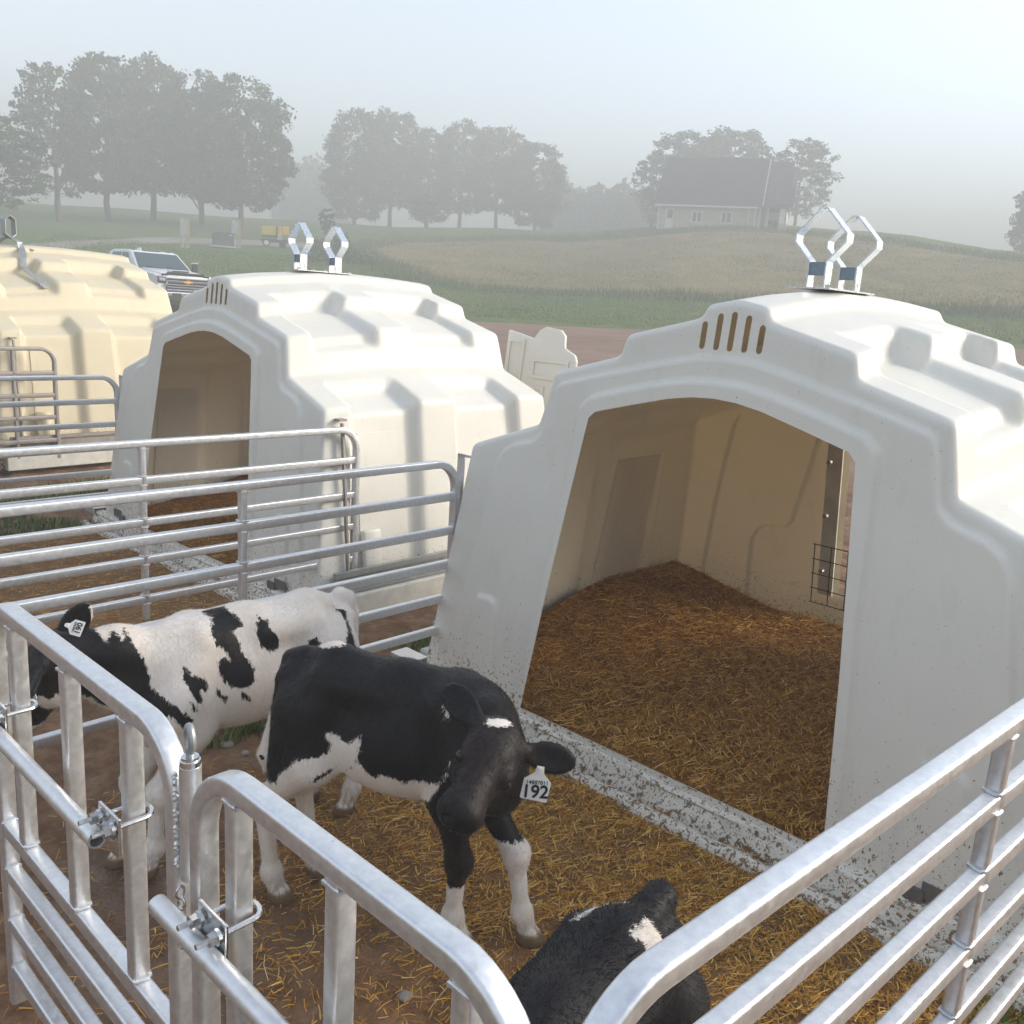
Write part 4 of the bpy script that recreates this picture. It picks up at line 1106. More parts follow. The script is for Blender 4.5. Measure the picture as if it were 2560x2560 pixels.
ear_tag(ca, b0 + ed * .056 + locvA((0, -.022, -.018)), locvA((-.16, -.18, -.95)), locvA((.12, -.95, .3)), (.070, .088), M['eartag'], [('192', .046, .76, .12), ('14887811', .0145, .48, .12)], 'white tag printed 192')

# --- calf with tag 190: white with black blotches, black neck and head
def pts(*a): return list(a)
BK1 = [(.792, .90), (.792, .835), (.774, .792), (.745, .815), (.728, .789), (.715, .812), (.703, .784), (.674, .721), (.664, .677), (.667, .652), (.633, .615), (.596, .582), (.569, .551), (.578, .511), (.608, .543), (.634, .573), (.661, .574), (.697, .600), (.728, .590), (.759, .585), (.794, .600), (.809, .622), (.861, .640), (1.0, .60), (1.3, .50), (1.3, 1.1), (.80, 1.1)]
BKS = [[(.453, .851), (.415, .833), (.380, .797), (.380, .779), (.410, .772), (.392, .708), (.368, .666), (.362, .614), (.392, .600), (.434, .609), (.463, .634), (.474, .672), (.480, .701), (.463, .710), (.434, .692), (.445, .724), (.485, .756), (.488, .792), (.456, .822)],
       [(.329, .799), (.301, .788), (.298, .769), (.267, .720), (.273, .696), (.304, .690), (.335, .720), (.344, .759)],
       [(.581, .711), (.565, .684), (.552, .676), (.537, .672), (.520, .652), (.515, .633), (.528, .622), (.542, .640), (.538, .590), (.555, .606), (.571, .634), (.587, .673)],
       [(.577, .611), (.560, .595), (.555, .570), (.572, .580)], [(.486, .621), (.469, .598), (.446, .574), (.458, .568), (.484, .592)], [(.410, .591), (.392, .580), (.380, .556), (.404, .564)],
       [(.500, .835), (.440, .838), (.452, .806)], [(.049, .780), (.013, .765), (.014, .620), (.053, .640), (.060, .680), (.037, .709), (.020, .739)], [(.176, .709), (.150, .713), (.136, .688), (.176, .676)]]
BS = 1.015
def coat_b(s, t, z, hl):
    bl = poly_sd(s, z, BK1)
    for p in BKS: bl = np.maximum(bl, poly_sd(s, z, p) + np.where(t < -.01, -.5, 0))
    far = .10 - np.hypot(s - .36, (z - .72) * .9) + np.where(t > -.06, -1, 0)
    bl = np.maximum(bl, far)
    bl = np.where((s < .03) & (np.abs(t) < .03), np.minimum(bl, -.02), bl)
    cheek = .040 - np.hypot(hl[:, 0] - .115, (hl[:, 2] + .105) * .8) + np.where(np.abs(hl[:, 1]) > .12, -1, 0)
    muz = (hl[:, 0] - .235) - np.abs(hl[:, 1]) * .2
    hd = (hl[:, 0] > -.05) & (hl[:, 0] < .36) & (np.abs(hl[:, 1]) < .09) & (np.abs(hl[:, 2]) < .14)
    c = -bl
    c = np.where(hd, pmax(cheek, muz, -.05 + 0 * muz), c)
    ear = ((hl[:, 1] < -.07) & (z > .832) & (s > .58) & (hl[:, 0] < .12)) | ((hl[:, 1] > .075) & (hl[:, 0] > -.3) & (hl[:, 0] < .1) & (s > .82) & (z > .6))
    c = np.where(ear, -.05, c)
    mud = smst(.14, .03, z) * .7 + smst(.5, .3, z) * .10
    return c, mud, smst(.25, .29, hl[:, 0]) * (np.abs(hl[:, 1]) < .08) * .7 * hd
BO, BD = (-.57, 2.945), (-.769, -.639)
Bpoll = (-1.285, 2.40, .778); 
cb, earB, HB, axB, locB, locvB = make_calf('white calf with black blotches, black neck and ear tag 190 at the left', BO, BD, BS,
    dict(FL=(.655, .055), FR=(.705, -.05), HL=(-.02, .075), HR=(.04, -.075)), Bpoll, (-.60, .10, -.78), (-.10, -.82, -.42), coat_b,
    [((.0, 0, .80), (-.030, 0, .785), .030, .026), ((-.030, 0, .785), (-.048, 0, .73), .025, .022), ((-.048, 0, .73), (-.050, 0, .60), .022, .024), ((-.050, 0, .60), (-.058, 0, .46), .024, .028), ((-.058, 0, .46), (-.06, 0, .42), .026, .012)],
    [(-1, (.62, -.05, .62), (-.3, -.9, .1)), (1, (.10, -.82, -.50), (-.6, -.5, .5))])
ear_tag(cb, locB((-1.200, 2.325, .874)), locvB((.95, -.05, -.20)), locvB((.43, -.84, .34)), (.042, .048), M['eartag'], [('190', .021, .78, 0), ('14887809', .0075, .52, 0)], 'white tag printed 190')
b0, ed, w, up = earB[1]
ear_tag(cb, b0 + ed * .07 + locvB((.02, -.03, .0)), locvB((-.25, -.1, -.95)), locvB((.1, -.95, .3)), (.030, .055), M['eartag'], [('190', .012, .7, 1.3)])
ear_tag(cb, b0 + ed * .09 + locvB((-.015, -.035, -.035)), locvB((-.3, -.1, -.95)), locvB((.1, -.95, .3)), (.045, .075), M['eartag_buff'], [])

# --- calf in the corner, seen from above and behind
def coat_c(s, t, z, hl):
    P1 = [(.085, .028), (.080, .050), (.086, .090), (.10, .108), (.150, .100), (.152, .075), (.140, .052), (.150, .030), (.115, .034)]
    c = poly_sd(s, t, P1) - np.maximum(.62 - z, 0)
    c = np.maximum(c, .008 - poly_dist(s, t, [(.145, -.074), (.105, -.055), (.075, -.028)], False) - np.maximum(.7 - z, 0))
    c = np.maximum(c, .30 - z)
    mud = smst(.16, .03, z) * .8
    return c, mud, np.zeros_like(z)
CO_, CD_ = (.305, 1.455), (-.59, -.807)
cc, *_ = make_calf('black calf seen from behind in the bottom corner, white patch on its hip', CO_, CD_, .97,
    dict(HL=(.0, .075), HR=(.04, -.075), FL=(.50, .06), FR=(.53, -.06)), (-.13, 1.02, .52), (-.70, .15, -.70), (-.1, -.95, .1), coat_c,
    [((.02, 0, .752), (-.025, 0, .752), .034, .030), ((-.025, 0, .752), (-.045, 0, .69), .030, .024), ((-.045, 0, .69), (-.05, 0, .50), .022, .024), ((-.05, 0, .5), (-.05, 0, .42), .024, .012)],
    [(1, (-.15, -.85, -.25), (-.3, .1, .9)), (-1, (-.1, .85, -.25), (-.3, -.1, .9))])

# --- a calf in the next pen, only its shoulder and foreleg reach into the frame at the left edge
def coat_d(s, t, z, hl):
    c = np.where((z > .66) & (s > .02), -.05, .05)
    return c, smst(.2, .03, z) * .8 + .12, np.zeros_like(z)
make_calf('pale calf in the next pen, only its rump showing at the left edge', (-2.90, 4.72), (-.95, -.31), 1.0,
    dict(HL=(.0, .07), HR=(.05, -.07), FL=(.55, .06), FR=(.60, -.06)), (-3.85, 4.35, .72), (-.8, -.2, -.55), (.2, -.95, .1), coat_d,
    [((.0, 0, .78), (-.04, 0, .74), .03, .026), ((-.04, 0, .74), (-.055, 0, .55), .024, .026), ((-.055, 0, .55), (-.06, 0, .42), .026, .012)],
    [(1, (.2, -.85, .1), (-.5, 0, .8)), (-1, (-.1, .9, .1), (-.5, 0, .8))], h=.010)

# ------------------------------------------------------------------ grass tufts, stones
def tuft_mesh(n, R, hmin, hmax, w=.004):
    a = rng.uniform(0, 2 * math.pi, n); r = R * np.sqrt(rng.uniform(0, 1, n)); x, y = r * np.cos(a), r * np.sin(a)
    h = rng.uniform(hmin, hmax, n) * (1 - .4 * r / R); d = rng.uniform(0, 2 * math.pi, n); ln = rng.uniform(.1, .8, n) * h; wd = w * rng.uniform(.6, 1.5, n)
    dx, dy = np.cos(d), np.sin(d); V = np.zeros((n, 5, 3))
    for k, (f, q) in enumerate(((0, 1), (.55, .8))):
        for j, e in enumerate((-1, 1)):
            V[:, k * 2 + j] = np.stack([x + dx * ln * f * f + e * dy * wd * q, y + dy * ln * f * f - e * dx * wd * q, h * f], 1)
    V[:, 4] = np.stack([x + dx * ln, y + dy * ln, h * .95], 1)
    b0 = np.arange(n)[:, None] * 5
    F = np.concatenate([b0 + [[0, 1, 3]], b0 + [[0, 3, 2]], b0 + [[2, 3, 4]]])
    return V.reshape(-1, 3), F
M['near_grass'] = strand_mat('near_grass', [(0, (.05, .085, .012)), (.5, (.10, .165, .025)), (1, (.22, .27, .07))], .6)
def tuft(x, y, n, R, h0, h1, label):
    V, F = tuft_mesh(n, R, h0, h1); o = mesh_obj('grass_tuft', V, F, M['near_grass']); attr(o, 'rnd', np.repeat(rng.uniform(0, 1, n), 5))
    o.location = (x, y, float(pgz(x, y)) - .01); return tag(o, label, 'grass tuft', 'grass tufts in the pen mud')
tuft(-1.20, 3.45, 420, .19, .05, .14, 'grass tuft under the belly of the spotted calf')
tuft(-.98, 3.60, 360, .17, .05, .15, 'grass tuft just left of the black calf tail')
tuft(-.40, 4.55, 380, .20, .04, .12, 'grass tuft at the left foot of the nearest hutch')
tuft(1.45, 2.12, 260, .16, .04, .10, 'grass tuft at the lower right corner below the rails')
def grass_patch(poly, n, label):
    xs = [p[0] for p in poly]; ys = [p[1] for p in poly]
    x = rng.uniform(min(xs), max(xs), n * 3); y = rng.uniform(min(ys), max(ys), n * 3); ok = (poly_sd(x, y, poly) + fbm(x * 3, y * 3, 3, 9) * .5 > 0) & (vnoise(x * 5, y * 5, 2) > .25)
    x, y = x[ok][:n], y[ok][:n]; k = len(x); V, F = tuft_mesh(k, .01, .03, .11, .005); V = V.reshape(k, 5, 3) + np.stack([x, y, pgz(x, y) - .01], 1)[:, None]
    o = mesh_obj('grass', V.reshape(-1, 3), F, M['near_grass']); attr(o, 'rnd', np.repeat(rng.uniform(0, 1, k), 5)); return tag(o, label, 'grass', kind='stuff')
grass_patch([W2(-1.25, -1.6), W2(-1.25, .1), W2(-1.5, 2.0), W2(-2.3, 2.2), W2(-2.6, .2), W2(-2.2, -1.8)], 9000, 'green grass strip between the middle and the yellowed hutch')
M['stone_grey'] = simple('pebble', (.28, .25, .21), .85, 0, .2, 30, .3)
for i, (x, y, r, lab) in enumerate(((-1.09, 3.33, .028, 'pale stone beside the grass tuft under the spotted calf'), (-1.00, 3.28, .017, 'small stone right of the pale stone by the grass tuft'), (-1.33, 2.98, .022, 'stone in the mud behind the left gate, near the spotted calf chin'), (-.2, 2.05, .020, 'stone in the mud by the black calf front hoof'))):
    bm = bmesh.new(); bmesh.ops.create_icosphere(bm, subdivisions=2, radius=r); rr = random.Random(i)
    for v in bm.verts: v.co *= rr.uniform(.78, 1.15); v.co.z *= .6
    bm.verts.index_update(); mb = MB().add([v.co for v in bm.verts], [tuple(v.index for v in f.verts) for f in bm.faces]); bm.free()
    o = mb.build('stone', M['stone_grey'], None, True, 60); o.location = (x, y, float(pgz(x, y)) + r * .25); tag(o, lab, 'stone', 'stones lying in the mud')

# ------------------------------------------------------------------ background: trees
def leaf_mat(name, a, bcol, c):
    m, nt, b = new_mat(name)
    r = ramp(nt, attr_node(nt, 'rnd'), [(0, a), (.5, bcol), (1, c)])
    lnk(nt, r.outputs[0], b.inputs['Base Color']); setin(b, Roughness=.7); b.inputs['Specular IOR Level'].default_value = .2
    tr = node(nt, 'ShaderNodeBsdfTranslucent'); lnk(nt, r.outputs[0], tr.inputs['Color'])
    mx = node(nt, 'ShaderNodeMixShader'); mx.inputs[0].default_value = .25
    lnk(nt, b.outputs[0], mx.inputs[1]); lnk(nt, tr.outputs[0], mx.inputs[2]); lnk(nt, mx.outputs[0], nt.nodes['Material Output'].inputs['Surface'])
    return m
M['leaf'] = leaf_mat('maple_leaf', (.030, .052, .014), (.052, .082, .024), (.085, .12, .038))
M['leaf_light'] = leaf_mat('light_leaf', (.05, .08, .02), (.085, .12, .035), (.12, .16, .05))
M['bark'] = simple('bark', (.085, .070, .055), .9, 0, .25, 6, .5, 30)

def leaf_quads(C, size, n_rng):
    n = len(C); a = n_rng.normal(0, 1, (n, 3)); a /= np.linalg.norm(a, axis=1)[:, None]
    b = np.cross(a, n_rng.normal(0, 1, (n, 3))); b /= np.linalg.norm(b, axis=1)[:, None] + 1e-9
    s = size[:, None]
    V = np.stack([C - a * s - b * s * .2, C + b * s * .62, C + a * s + b * s * .15, C - b * s * .62], 1)
    return V.reshape(-1, 3), np.arange(n * 4).reshape(n, 4)
def crown_mesh(seed, n_cl=640, per=26, base=.20, top=1.0, wide=.5, shape='round', gap=.0, leaf=.0165):
    """unit tree: height 1, crown half width `wide` at its widest"""
    g = np.random.default_rng(seed); C = []
    h = g.uniform(0, 1, n_cl * 3)
    if shape == 'round': env = np.clip(1 - (np.abs(h - .42) / np.where(h < .42, .50, .60)) ** 2.6, 0, 1) ** .55
    elif shape == 'cone': env = np.clip((1 - h) * 1.15, 0, 1) ** .8 * np.clip(h * 6, 0, 1)
    else: env = np.clip(np.sin(h * math.pi) ** .7, 0, 1)
    keep = g.uniform(0, 1, len(h)) < env ** 1.3 + .05
    h, env = h[keep][:n_cl], env[keep][:n_cl]; n = len(h)
    a = g.uniform(0, 2 * math.pi, n); lob = 1 + .16 * np.sin(a * 3 + seed) + .10 * np.sin(a * 5 + h * 9)
    r = wide * env * lob * g.uniform(.25, 1.0, n) ** .45
    cc = np.stack([r * np.cos(a), r * np.sin(a), base + (top - base) * h], 1)
    hole = vnoise(a * 1.6 + seed, h * 7, seed) > gap
    cc = cc[hole]; n = len(cc)
    cr = g.uniform(.026, .062, n) * (wide / .34) ** .5
    k = per
    off = g.normal(0, 1, (n, k, 3)); off /= np.linalg.norm(off, axis=2)[..., None]; off *= (g.uniform(0, 1, (n, k, 1)) ** .5) * cr[:, None, None] * np.array([1.15, 1.15, .75])
    P = (cc[:, None] + off).reshape(-1, 3)
    V, F = leaf_quads(P, g.uniform(.5, 1.15, len(P)) * leaf, g)
    rnd = np.clip(np.repeat(g.uniform(.1, .9, n), k) + g.normal(0, .18, n * k), 0, 1)
    me = bpy.data.meshes.new('crown'); 
    o = mesh_obj('crown', V, F, M['leaf']); attr(o, 'rnd', np.repeat(rnd, 4)); me = o.data; bpy.data.objects.remove(o)
    return me, cc
def trunk_mesh(seed, cc, tr=.021, fork=False, base=.16):
    g = random.Random(seed); m = MB()
    def limb(p0, p1, r0, r1, n=5, wob=.012):
        P = [Vector(p0).lerp(Vector(p1), i / n) + Vector((g.uniform(-wob, wob), g.uniform(-wob, wob), 0)) * (0 < i < n) for i in range(n + 1)]
        k = 7; V = []
        for i, p in enumerate(P):
            r = r0 + (r1 - r0) * i / n
            V += [(p.x + r * math.cos(q), p.y + r * math.sin(q), p.z) for q in ang(k)]
        m.add(V, [(i * k + j, i * k + (j + 1) % k, (i + 1) * k + (j + 1) % k, (i + 1) * k + j) for i in range(n) for j in range(k)])
    limb((0, 0, -.015), (0, 0, .02), tr * 1.6, tr * 1.05, 2, 0)
    if fork:
        limb((0, 0, .02), (0, 0, .12), tr, tr * .9, 3, .003)
        for s in (-1, .2, 1): limb((0, 0, .11), (s * .08, g.uniform(-.05, .05), .45), tr * .7, tr * .3)
        limb((0, 0, .10), (-.15, 0, .24), tr * .45, tr * .2)
    else:
        limb((0, 0, .02), (g.uniform(-.01, .01), 0, .55), tr, tr * .5)
    for i in g.sample(range(len(cc)), 14):
        c = cc[i]; limb((0, 0, g.uniform(base * .9, max(base * 1.2, c[2] * .8))), c, tr * .35, tr * .1, 4)
    me = bpy.data.meshes.new('trunk'); o = m.build('trunk', M['bark'], None, True, 60); me = o.data; bpy.data.objects.remove(o)
    return me
PROTO = []
for k, (sd_, kw, fk) in enumerate(((3, dict(wide=.30, gap=.30, n_cl=420), False), (5, dict(wide=.30, gap=.12), False), (8, dict(wide=.34, gap=.18), True), (13, dict(wide=.34, gap=.1, base=.16), False), (21, dict(wide=.30, gap=.12, base=.08), False))):
    me, cc = crown_mesh(sd_, **kw); PROTO.append((me, trunk_mesh(sd_, cc, .026, fk, kw.get('base', .16)), kw['wide']))
me, cc = crown_mesh(31, 60, 30, .22, 1.0, .20, 'oval', leaf=.035); PROTO.append((me, trunk_mesh(31, cc, .018, False, .2), .20))
def px_dir(px, py=430.0):
    k = 2560 / 1932; v = (_R * ((px * k - 1280) / 2255.7) - _U * ((py * k - 1280) / 2255.7) + _f); return v
def at_range(px, r, py=430.0):
    v = px_dir(px, py); q = r / math.hypot(v.x, v.y); return v.x * q, v.y * q
def top_h(px, r, py):
    v = px_dir(px, py); q = r / math.hypot(v.x, v.y); x, y = at_range(px, r)
    return (CAM_H + v.z * q - gzf(x, y) + .15) / 1.03
def plant_tree(name, x, y, H, W, proto, rot, label, group=None, mat=None, cat='tree', sink=.15):
    cm, tm, wd = PROTO[proto]
    t = empty(name, (x, y, gzf(x, y) - sink), rot, label, cat, group)
    sx = W / 2 / wd
    for nm, me in (('trunk', tm), ('crown', cm)):
        if mat is not None and nm == 'crown':
            me = me.copy(); me.materials.clear(); me.materials.append(mat)
        o = bpy.data.objects.new(nm, me); link(o, t); o.scale = (sx, sx, H) if nm == 'crown' else (max(sx * .6, H * .8), max(sx * .6, H * .8), H)
    return t
ROW, ROW2, BEH = 'tall maples in a row on the lawn', 'foggy trees beyond the hay field', 'trees around the stone house'
for px, r, H, W, pr_, rt, lab in (
    (-8, 70, 200, 5.6, 0, 1.0, 'thin sparse maple cut off by the left edge'),
    (112, 80, 112, 5.4, 0, .3, 'airy maple, leftmost whole tree of the tall row'),
    (205, 84, 97, 6.8, 1, 2.0, 'tallest dense maple, second whole tree of the left row'),
    (290, 88, 102, 6.8, 1, 4.4, 'tall maple standing in the middle of the left row'),
    (381, 87, 132, 6.8, 2, .0, 'maple with a forking trunk in the left row'),
    (456, 84, 140, 8.4, 3, 1.2, 'broad round maple at the right end of the left row')):
    x, y = at_range(px, r); plant_tree('maple_tree', x, y, top_h(px, r, H), W, pr_, rt, lab, ROW)
for px, r, H, W, pr_, rt, lab in (
    (668, 108, 204, 7.4, 4, .4, 'broad foggy tree at the left end of the middle clump'),
    (735, 112, 202, 7.2, 1, 3.0, 'tall foggy tree with leaning trunk, second in the middle clump'),
    (805, 116, 240, 6.0, 4, 5.1, 'shorter foggy tree in the dip of the middle clump'),
    (866, 116, 222, 6.8, 3, 2.2, 'foggy tree with a high top in the centre of the middle clump'),
    (935, 118, 235, 7.8, 1, .9, 'wide foggy tree right of centre in the middle clump'),
    (1008, 116, 266, 7.0, 4, 3.6, 'low rounded foggy tree at the right end of the middle clump')):
    x, y = at_range(px, r); plant_tree('tree', x, y, top_h(px, r, H), W, pr_, rt, lab, ROW2)
for px, r, H, W, pr_, rt, lab in (
    (1275, 108, 246, 8.4, 4, 1.0, 'foggy tree behind the left half of the stone house'),
    (1365, 110, 238, 8.6, 1, 2.6, 'foggy tree rising behind the roof ridge of the stone house'),
    (1497, 104, 256, 6.6, 0, 4.0, 'foggy tree right of the stone house wing'),
    (1962, 100, 330, 4.6, 4, 4.8, 'faint foggy tree cut off by the right edge')):
    x, y = at_range(px, r); plant_tree('tree', x, y, top_h(px, r, H), W, pr_, rt, lab, BEH)
x, y = at_range(617, 76); plant_tree('sapling', x, y, 2.9, 1.15, 5, .2, 'small lone sapling on the lawn behind the lifting handles', cat='young tree', sink=.05)
x, y = at_range(801, 104); plant_tree('sapling', x, y, 3.8, 2.9, 5, 1.3, 'small rounded sapling in front of the middle tree clump', cat='young tree', sink=.05)
x, y = at_range(707, 104); plant_tree('sapling', x, y, 2.8, .9, 5, 2.2, 'spindly sapling between the first trunks of the middle clump', cat='young tree', sink=.05)

# far wood fading into the fog: one mass
g = np.random.default_rng(77); C = []
for px in np.linspace(1030, 1225, 26):
    x, y = at_range(px, 150 + g.uniform(-6, 6)); hh = 8.5 + g.uniform(-1.6, 1.2)
    n = 260; q = g.normal(0, 1, (n, 3)); q /= np.linalg.norm(q, axis=1)[:, None]
    C.append(np.array([x, y, gzf(x, y) + hh * .5]) + q * np.array([2.4, 2.4, hh * .52]) * g.uniform(.6, 1, (n, 1)))
for px in np.linspace(540, 640, 12):
    x, y = at_range(px, 175 + g.uniform(-6, 6)); hh = 13 + g.uniform(-2, 2)
    n = 220; q = g.normal(0, 1, (n, 3)); q /= np.linalg.norm(q, axis=1)[:, None]
    C.append(np.array([x, y, gzf(x, y) + hh * .4]) + q * np.array([3, 3, hh * .5]) * g.uniform(.6, 1, (n, 1)))
C = np.concatenate(C); V, F = leaf_quads(C, g.uniform(.4, .8, len(C)), g)
o = mesh_obj('far_wood', V, F, M['leaf']); attr(o, 'rnd', np.repeat(g.uniform(0, .7, len(C)), 4)); tag(o, 'far wood fading into the fog beyond the field', 'wood', kind='stuff')

# tall grass: hay in the field, a green fringe at its edge, mown lawn near the yard
def blades(n, poly, hmin, hmax, mat, name, label, width=.02, fringe=None):
    xs = [p[0] for p in poly]; ys = [p[1] for p in poly]
    x = rng.uniform(min(xs), max(xs), n * 4); y = rng.uniform(min(ys), max(ys), n * 4)
    ok = in_poly(x, y, poly)
    ok &= np.abs(np.arctan2(x, y)) < math.radians(34)
    if fringe is not None:
        dd = poly_sd(x, y, FIELD); ok = (dd > fringe[0]) & (dd < fringe[1]) & (np.abs(np.arctan2(x, y)) < math.radians(34))
    x, y = x[ok][:n], y[ok][:n]; k = len(x)
    z = gz(x, y) + np.where(np.hypot(x, y) > 14, fbm(x * 0.13, y * 0.13, 3, 5) * 0.25, 0)
    h = rng.uniform(hmin, hmax, k) * (.6 + .8 * vnoise(x * .5, y * .5, 9)); a = rng.uniform(0, math.pi, k); w = width * rng.uniform(.6, 1.4, k)
    V = np.zeros((k, 3, 3)); V[:, 0] = np.stack([x - w * np.cos(a), y - w * np.sin(a), z], 1); V[:, 1] = np.stack([x + w * np.cos(a), y + w * np.sin(a), z], 1)
    V[:, 2] = np.stack([x + rng.normal(0, .3, k) * h, y + rng.normal(0, .3, k) * h, z + h], 1)
    o = mesh_obj(name, V.reshape(-1, 3), np.arange(k * 3).reshape(-1, 3), mat); attr(o, 'rnd', np.repeat(np.clip(vnoise(x * .35, y * .9, 4) * .6 + rng.uniform(0, .4, k), 0, 1), 3))
    return tag(o, label, 'grass', kind='stuff')
M['hay'] = strand_mat('hay_blade', [(0, (.10, .10, .026)), (.4, (.19, .155, .055)), (.75, (.27, .205, .085)), (1, (.34, .26, .12))], .9)
M['blade'] = strand_mat('grass_blade', [(0, (.045, .085, .010)), (.5, (.085, .14, .020)), (1, (.15, .19, .04))], .8)
blades(60000, FIELD, .07, .20, M['hay'], 'hay_grass', 'ripening hay standing in the field', .035)
FR = [(-20, 85), (-18, 55), (-8, 46), (5, 44), (30, 36), (50, 40), (50, 92), (-20, 92)]
blades(34000, FR, .12, .42, M['blade'], 'field_edge_grass', 'taller green grass along the edge of the hay field', .03, fringe=(-2.6, .6))
LW = [(-30, 60), (-24, 44), (-8, 36), (8, 35.5), (30, 33), (40, 44), (10, 50), (-10, 62)]
blades(60000, LW, .03, .085, M['blade'], 'lawn_grass', 'short lawn grass between the yard and the field', .02)

# shrubs
def shrub(px, r, W, H, label, seed, mat=None):
    x, y = at_range(px, r); gg = np.random.default_rng(seed); n = 900
    q = gg.normal(0, 1, (n, 3)); q /= np.linalg.norm(q, axis=1)[:, None]; q[:, 2] = np.abs(q[:, 2])
    lob = 1 + .25 * np.sin(np.arctan2(q[:, 1], q[:, 0]) * 3 + seed)
    C = q * np.array([W / 2, W / 2, H]) * (gg.uniform(.3, 1, n) ** .5 * lob)[:, None]
    V, F = leaf_quads(C, gg.uniform(.05, .12, n), gg)
    t = empty('shrub', (x, y, gzf(x, y) - .05), 0, label, 'shrub')
    o = mesh_obj('foliage', V, F, mat or M['leaf'], t); attr(o, 'rnd', np.repeat(gg.uniform(0, 1, n), 4))
    m = MB()
    for i in range(5):
        c = C[i * 7]; m.cyl((0, 0, -.05), tuple(c * .8), .02, .008, 6)
    m.build('stem', M['bark'], t)
shrub(642, 66, 2.0, 1.5, 'dark shrub just right of the middle hutch lifting handles', 4)
shrub(600, 68, 1.5, .8, 'low dark shrub between the two middle lifting handles', 6)
shrub(660, 58, 4.4, .9, 'wide green weed clump at the tip of the hay field', 9, M['leaf_light'])
shrub(625, 60, 3.0, .8, 'low green weed clump behind the middle lifting handles', 12, M['leaf_light'])

# ------------------------------------------------------------------ stone house on the hill
def brick_mat():
    m, nt, b = new_mat('stone_wall'); co = objco(nt)
    br = node(nt, 'ShaderNodeTexBrick'); setin(br, Scale=1.0); br.inputs['Brick Width'].default_value = .42; br.inputs['Row Height'].default_value = .16; br.inputs['Mortar Size'].default_value = .012
    br.inputs['Color1'].default_value = (.66, .57, .43, 1); br.inputs['Color2'].default_value = (.52, .45, .34, 1); br.inputs['Mortar'].default_value = (.52, .48, .42, 1)
    sx = node(nt, 'ShaderNodeSeparateXYZ'); lnk(nt, co, sx.inputs[0]); cb_ = node(nt, 'ShaderNodeCombineXYZ')
    lnk(nt, math_(nt, 'ADD', sx.outputs[0], sx.outputs[1]), cb_.inputs[0]); lnk(nt, sx.outputs[2], cb_.inputs[1]); lnk(nt, cb_.outputs[0], br.inputs['Vector'])
    n = noise(nt, 3, 4, .6, co); lnk(nt, mixc(nt, maprange(nt, n.outputs[0], .3, .7, 0, .35), br.outputs[0], (.30, .27, .22)), b.inputs['Base Color']); setin(b, Roughness=.9)
    bump(nt, b, br.outputs['Fac'], -.3, .01); return m
M['stone'] = brick_mat()
M['shingle'] = simple('roof_shingle', (.060, .058, .072), .9, 0, .18, 14, .4, 20)
M['trim'] = simple('white_trim', (.72, .72, .70), .6, 0, .04)
M['glass_dark'] = simple('window_glass', (.05, .06, .07), .08, 0, .1)
M['siding'] = simple('cream_siding', (.60, .55, .45), .8, 0, .06)
M['porch'] = simple('porch_wood', (.15, .11, .11), .8, 0, .15)
hx0, hy0 = at_range(1240, 85.3, 428)
HA = math.atan2(-.29, .957)
hz0 = gzf(hx0, hy0) - .02
hs = empty('stone_house', (hx0, hy0, hz0), HA, 'foggy stone house on the hill with steep dark roof and porch wing', 'house')
L_, D_, E_, RZ_ = 8.7, 7.6, 2.30, 6.75
def wall_with_holes(holes, L, H):
    xs = sorted(set([0, L] + [h[0] for h in holes] + [h[1] for h in holes])); zs = sorted(set([-.6, H] + [h[2] for h in holes] + [h[3] for h in holes])); m = MB()
    for a, b_ in zip(xs[:-1], xs[1:]):
        for c, d in zip(zs[:-1], zs[1:]):
            if any(h[0] <= a and b_ <= h[1] and h[2] <= c and d <= h[3] for h in holes): continue
            m.add([(a, 0, c), (b_, 0, c), (b_, 0, d), (a, 0, d)], [(0, 1, 2, 3)])
    for x0, x1, z0, z1 in holes: m.add([(x0, 0, z0), (x1, 0, z0), (x1, 0, z1), (x0, 0, z1), (x0, .12, z0), (x1, .12, z0), (x1, .12, z1), (x0, .12, z1)], [(0, 4, 5, 1), (1, 5, 6, 2), (2, 6, 7, 3), (3, 7, 4, 0)])
    return m
holes = [(.62, 1.34, 0, 1.92), (2.98, 3.84, .78, 1.62), (5.52, 6.38, .78, 1.62)]
wm = wall_with_holes(holes, L_, E_)
wm.add([(0, 0, -.6), (0, D_, -.6), (0, D_, E_), (0, D_ / 2, RZ_ - .1), (0, 0, E_)], [(0, 4, 3, 2, 1)]).add([(L_, 0, -.6), (L_, D_, -.6), (L_, D_, E_), (L_, D_ / 2, RZ_ - .1), (L_, 0, E_)], [(0, 1, 2, 3, 4)]).add([(0, D_, -.6), (L_, D_, -.6), (L_, D_, E_), (0, D_, E_)], [(1, 0, 3, 2)])
wm.build('wall', M['stone'], hs)
def roof_slab(x0, x1, y0, z0, y1, z1, th=.14):
    return MB().add([(x0, y0, z0), (x1, y0, z0), (x1, y1, z1), (x0, y1, z1), (x0, y0, z0 - th), (x1, y0, z0 - th), (x1, y1, z1 - th), (x0, y1, z1 - th)], [(0, 1, 2, 3), (7, 6, 5, 4), (0, 4, 5, 1), (1, 5, 6, 2), (2, 6, 7, 3), (3, 7, 4, 0)])
rf = roof_slab(-.32, L_ + .22, -.42, E_ - .12, D_ / 2, RZ_).build('roof', M['shingle'], hs)
roof_slab(-.32, L_ + .22, D_ + .42, E_ - .12, D_ / 2, RZ_).build('roof', M['shingle'], hs)
q = MB(); q.box((L_ / 2 - .05, -.46, E_ - .24), (L_ + .56, .06, .14)); q.build('gutter', M['trim'], hs)
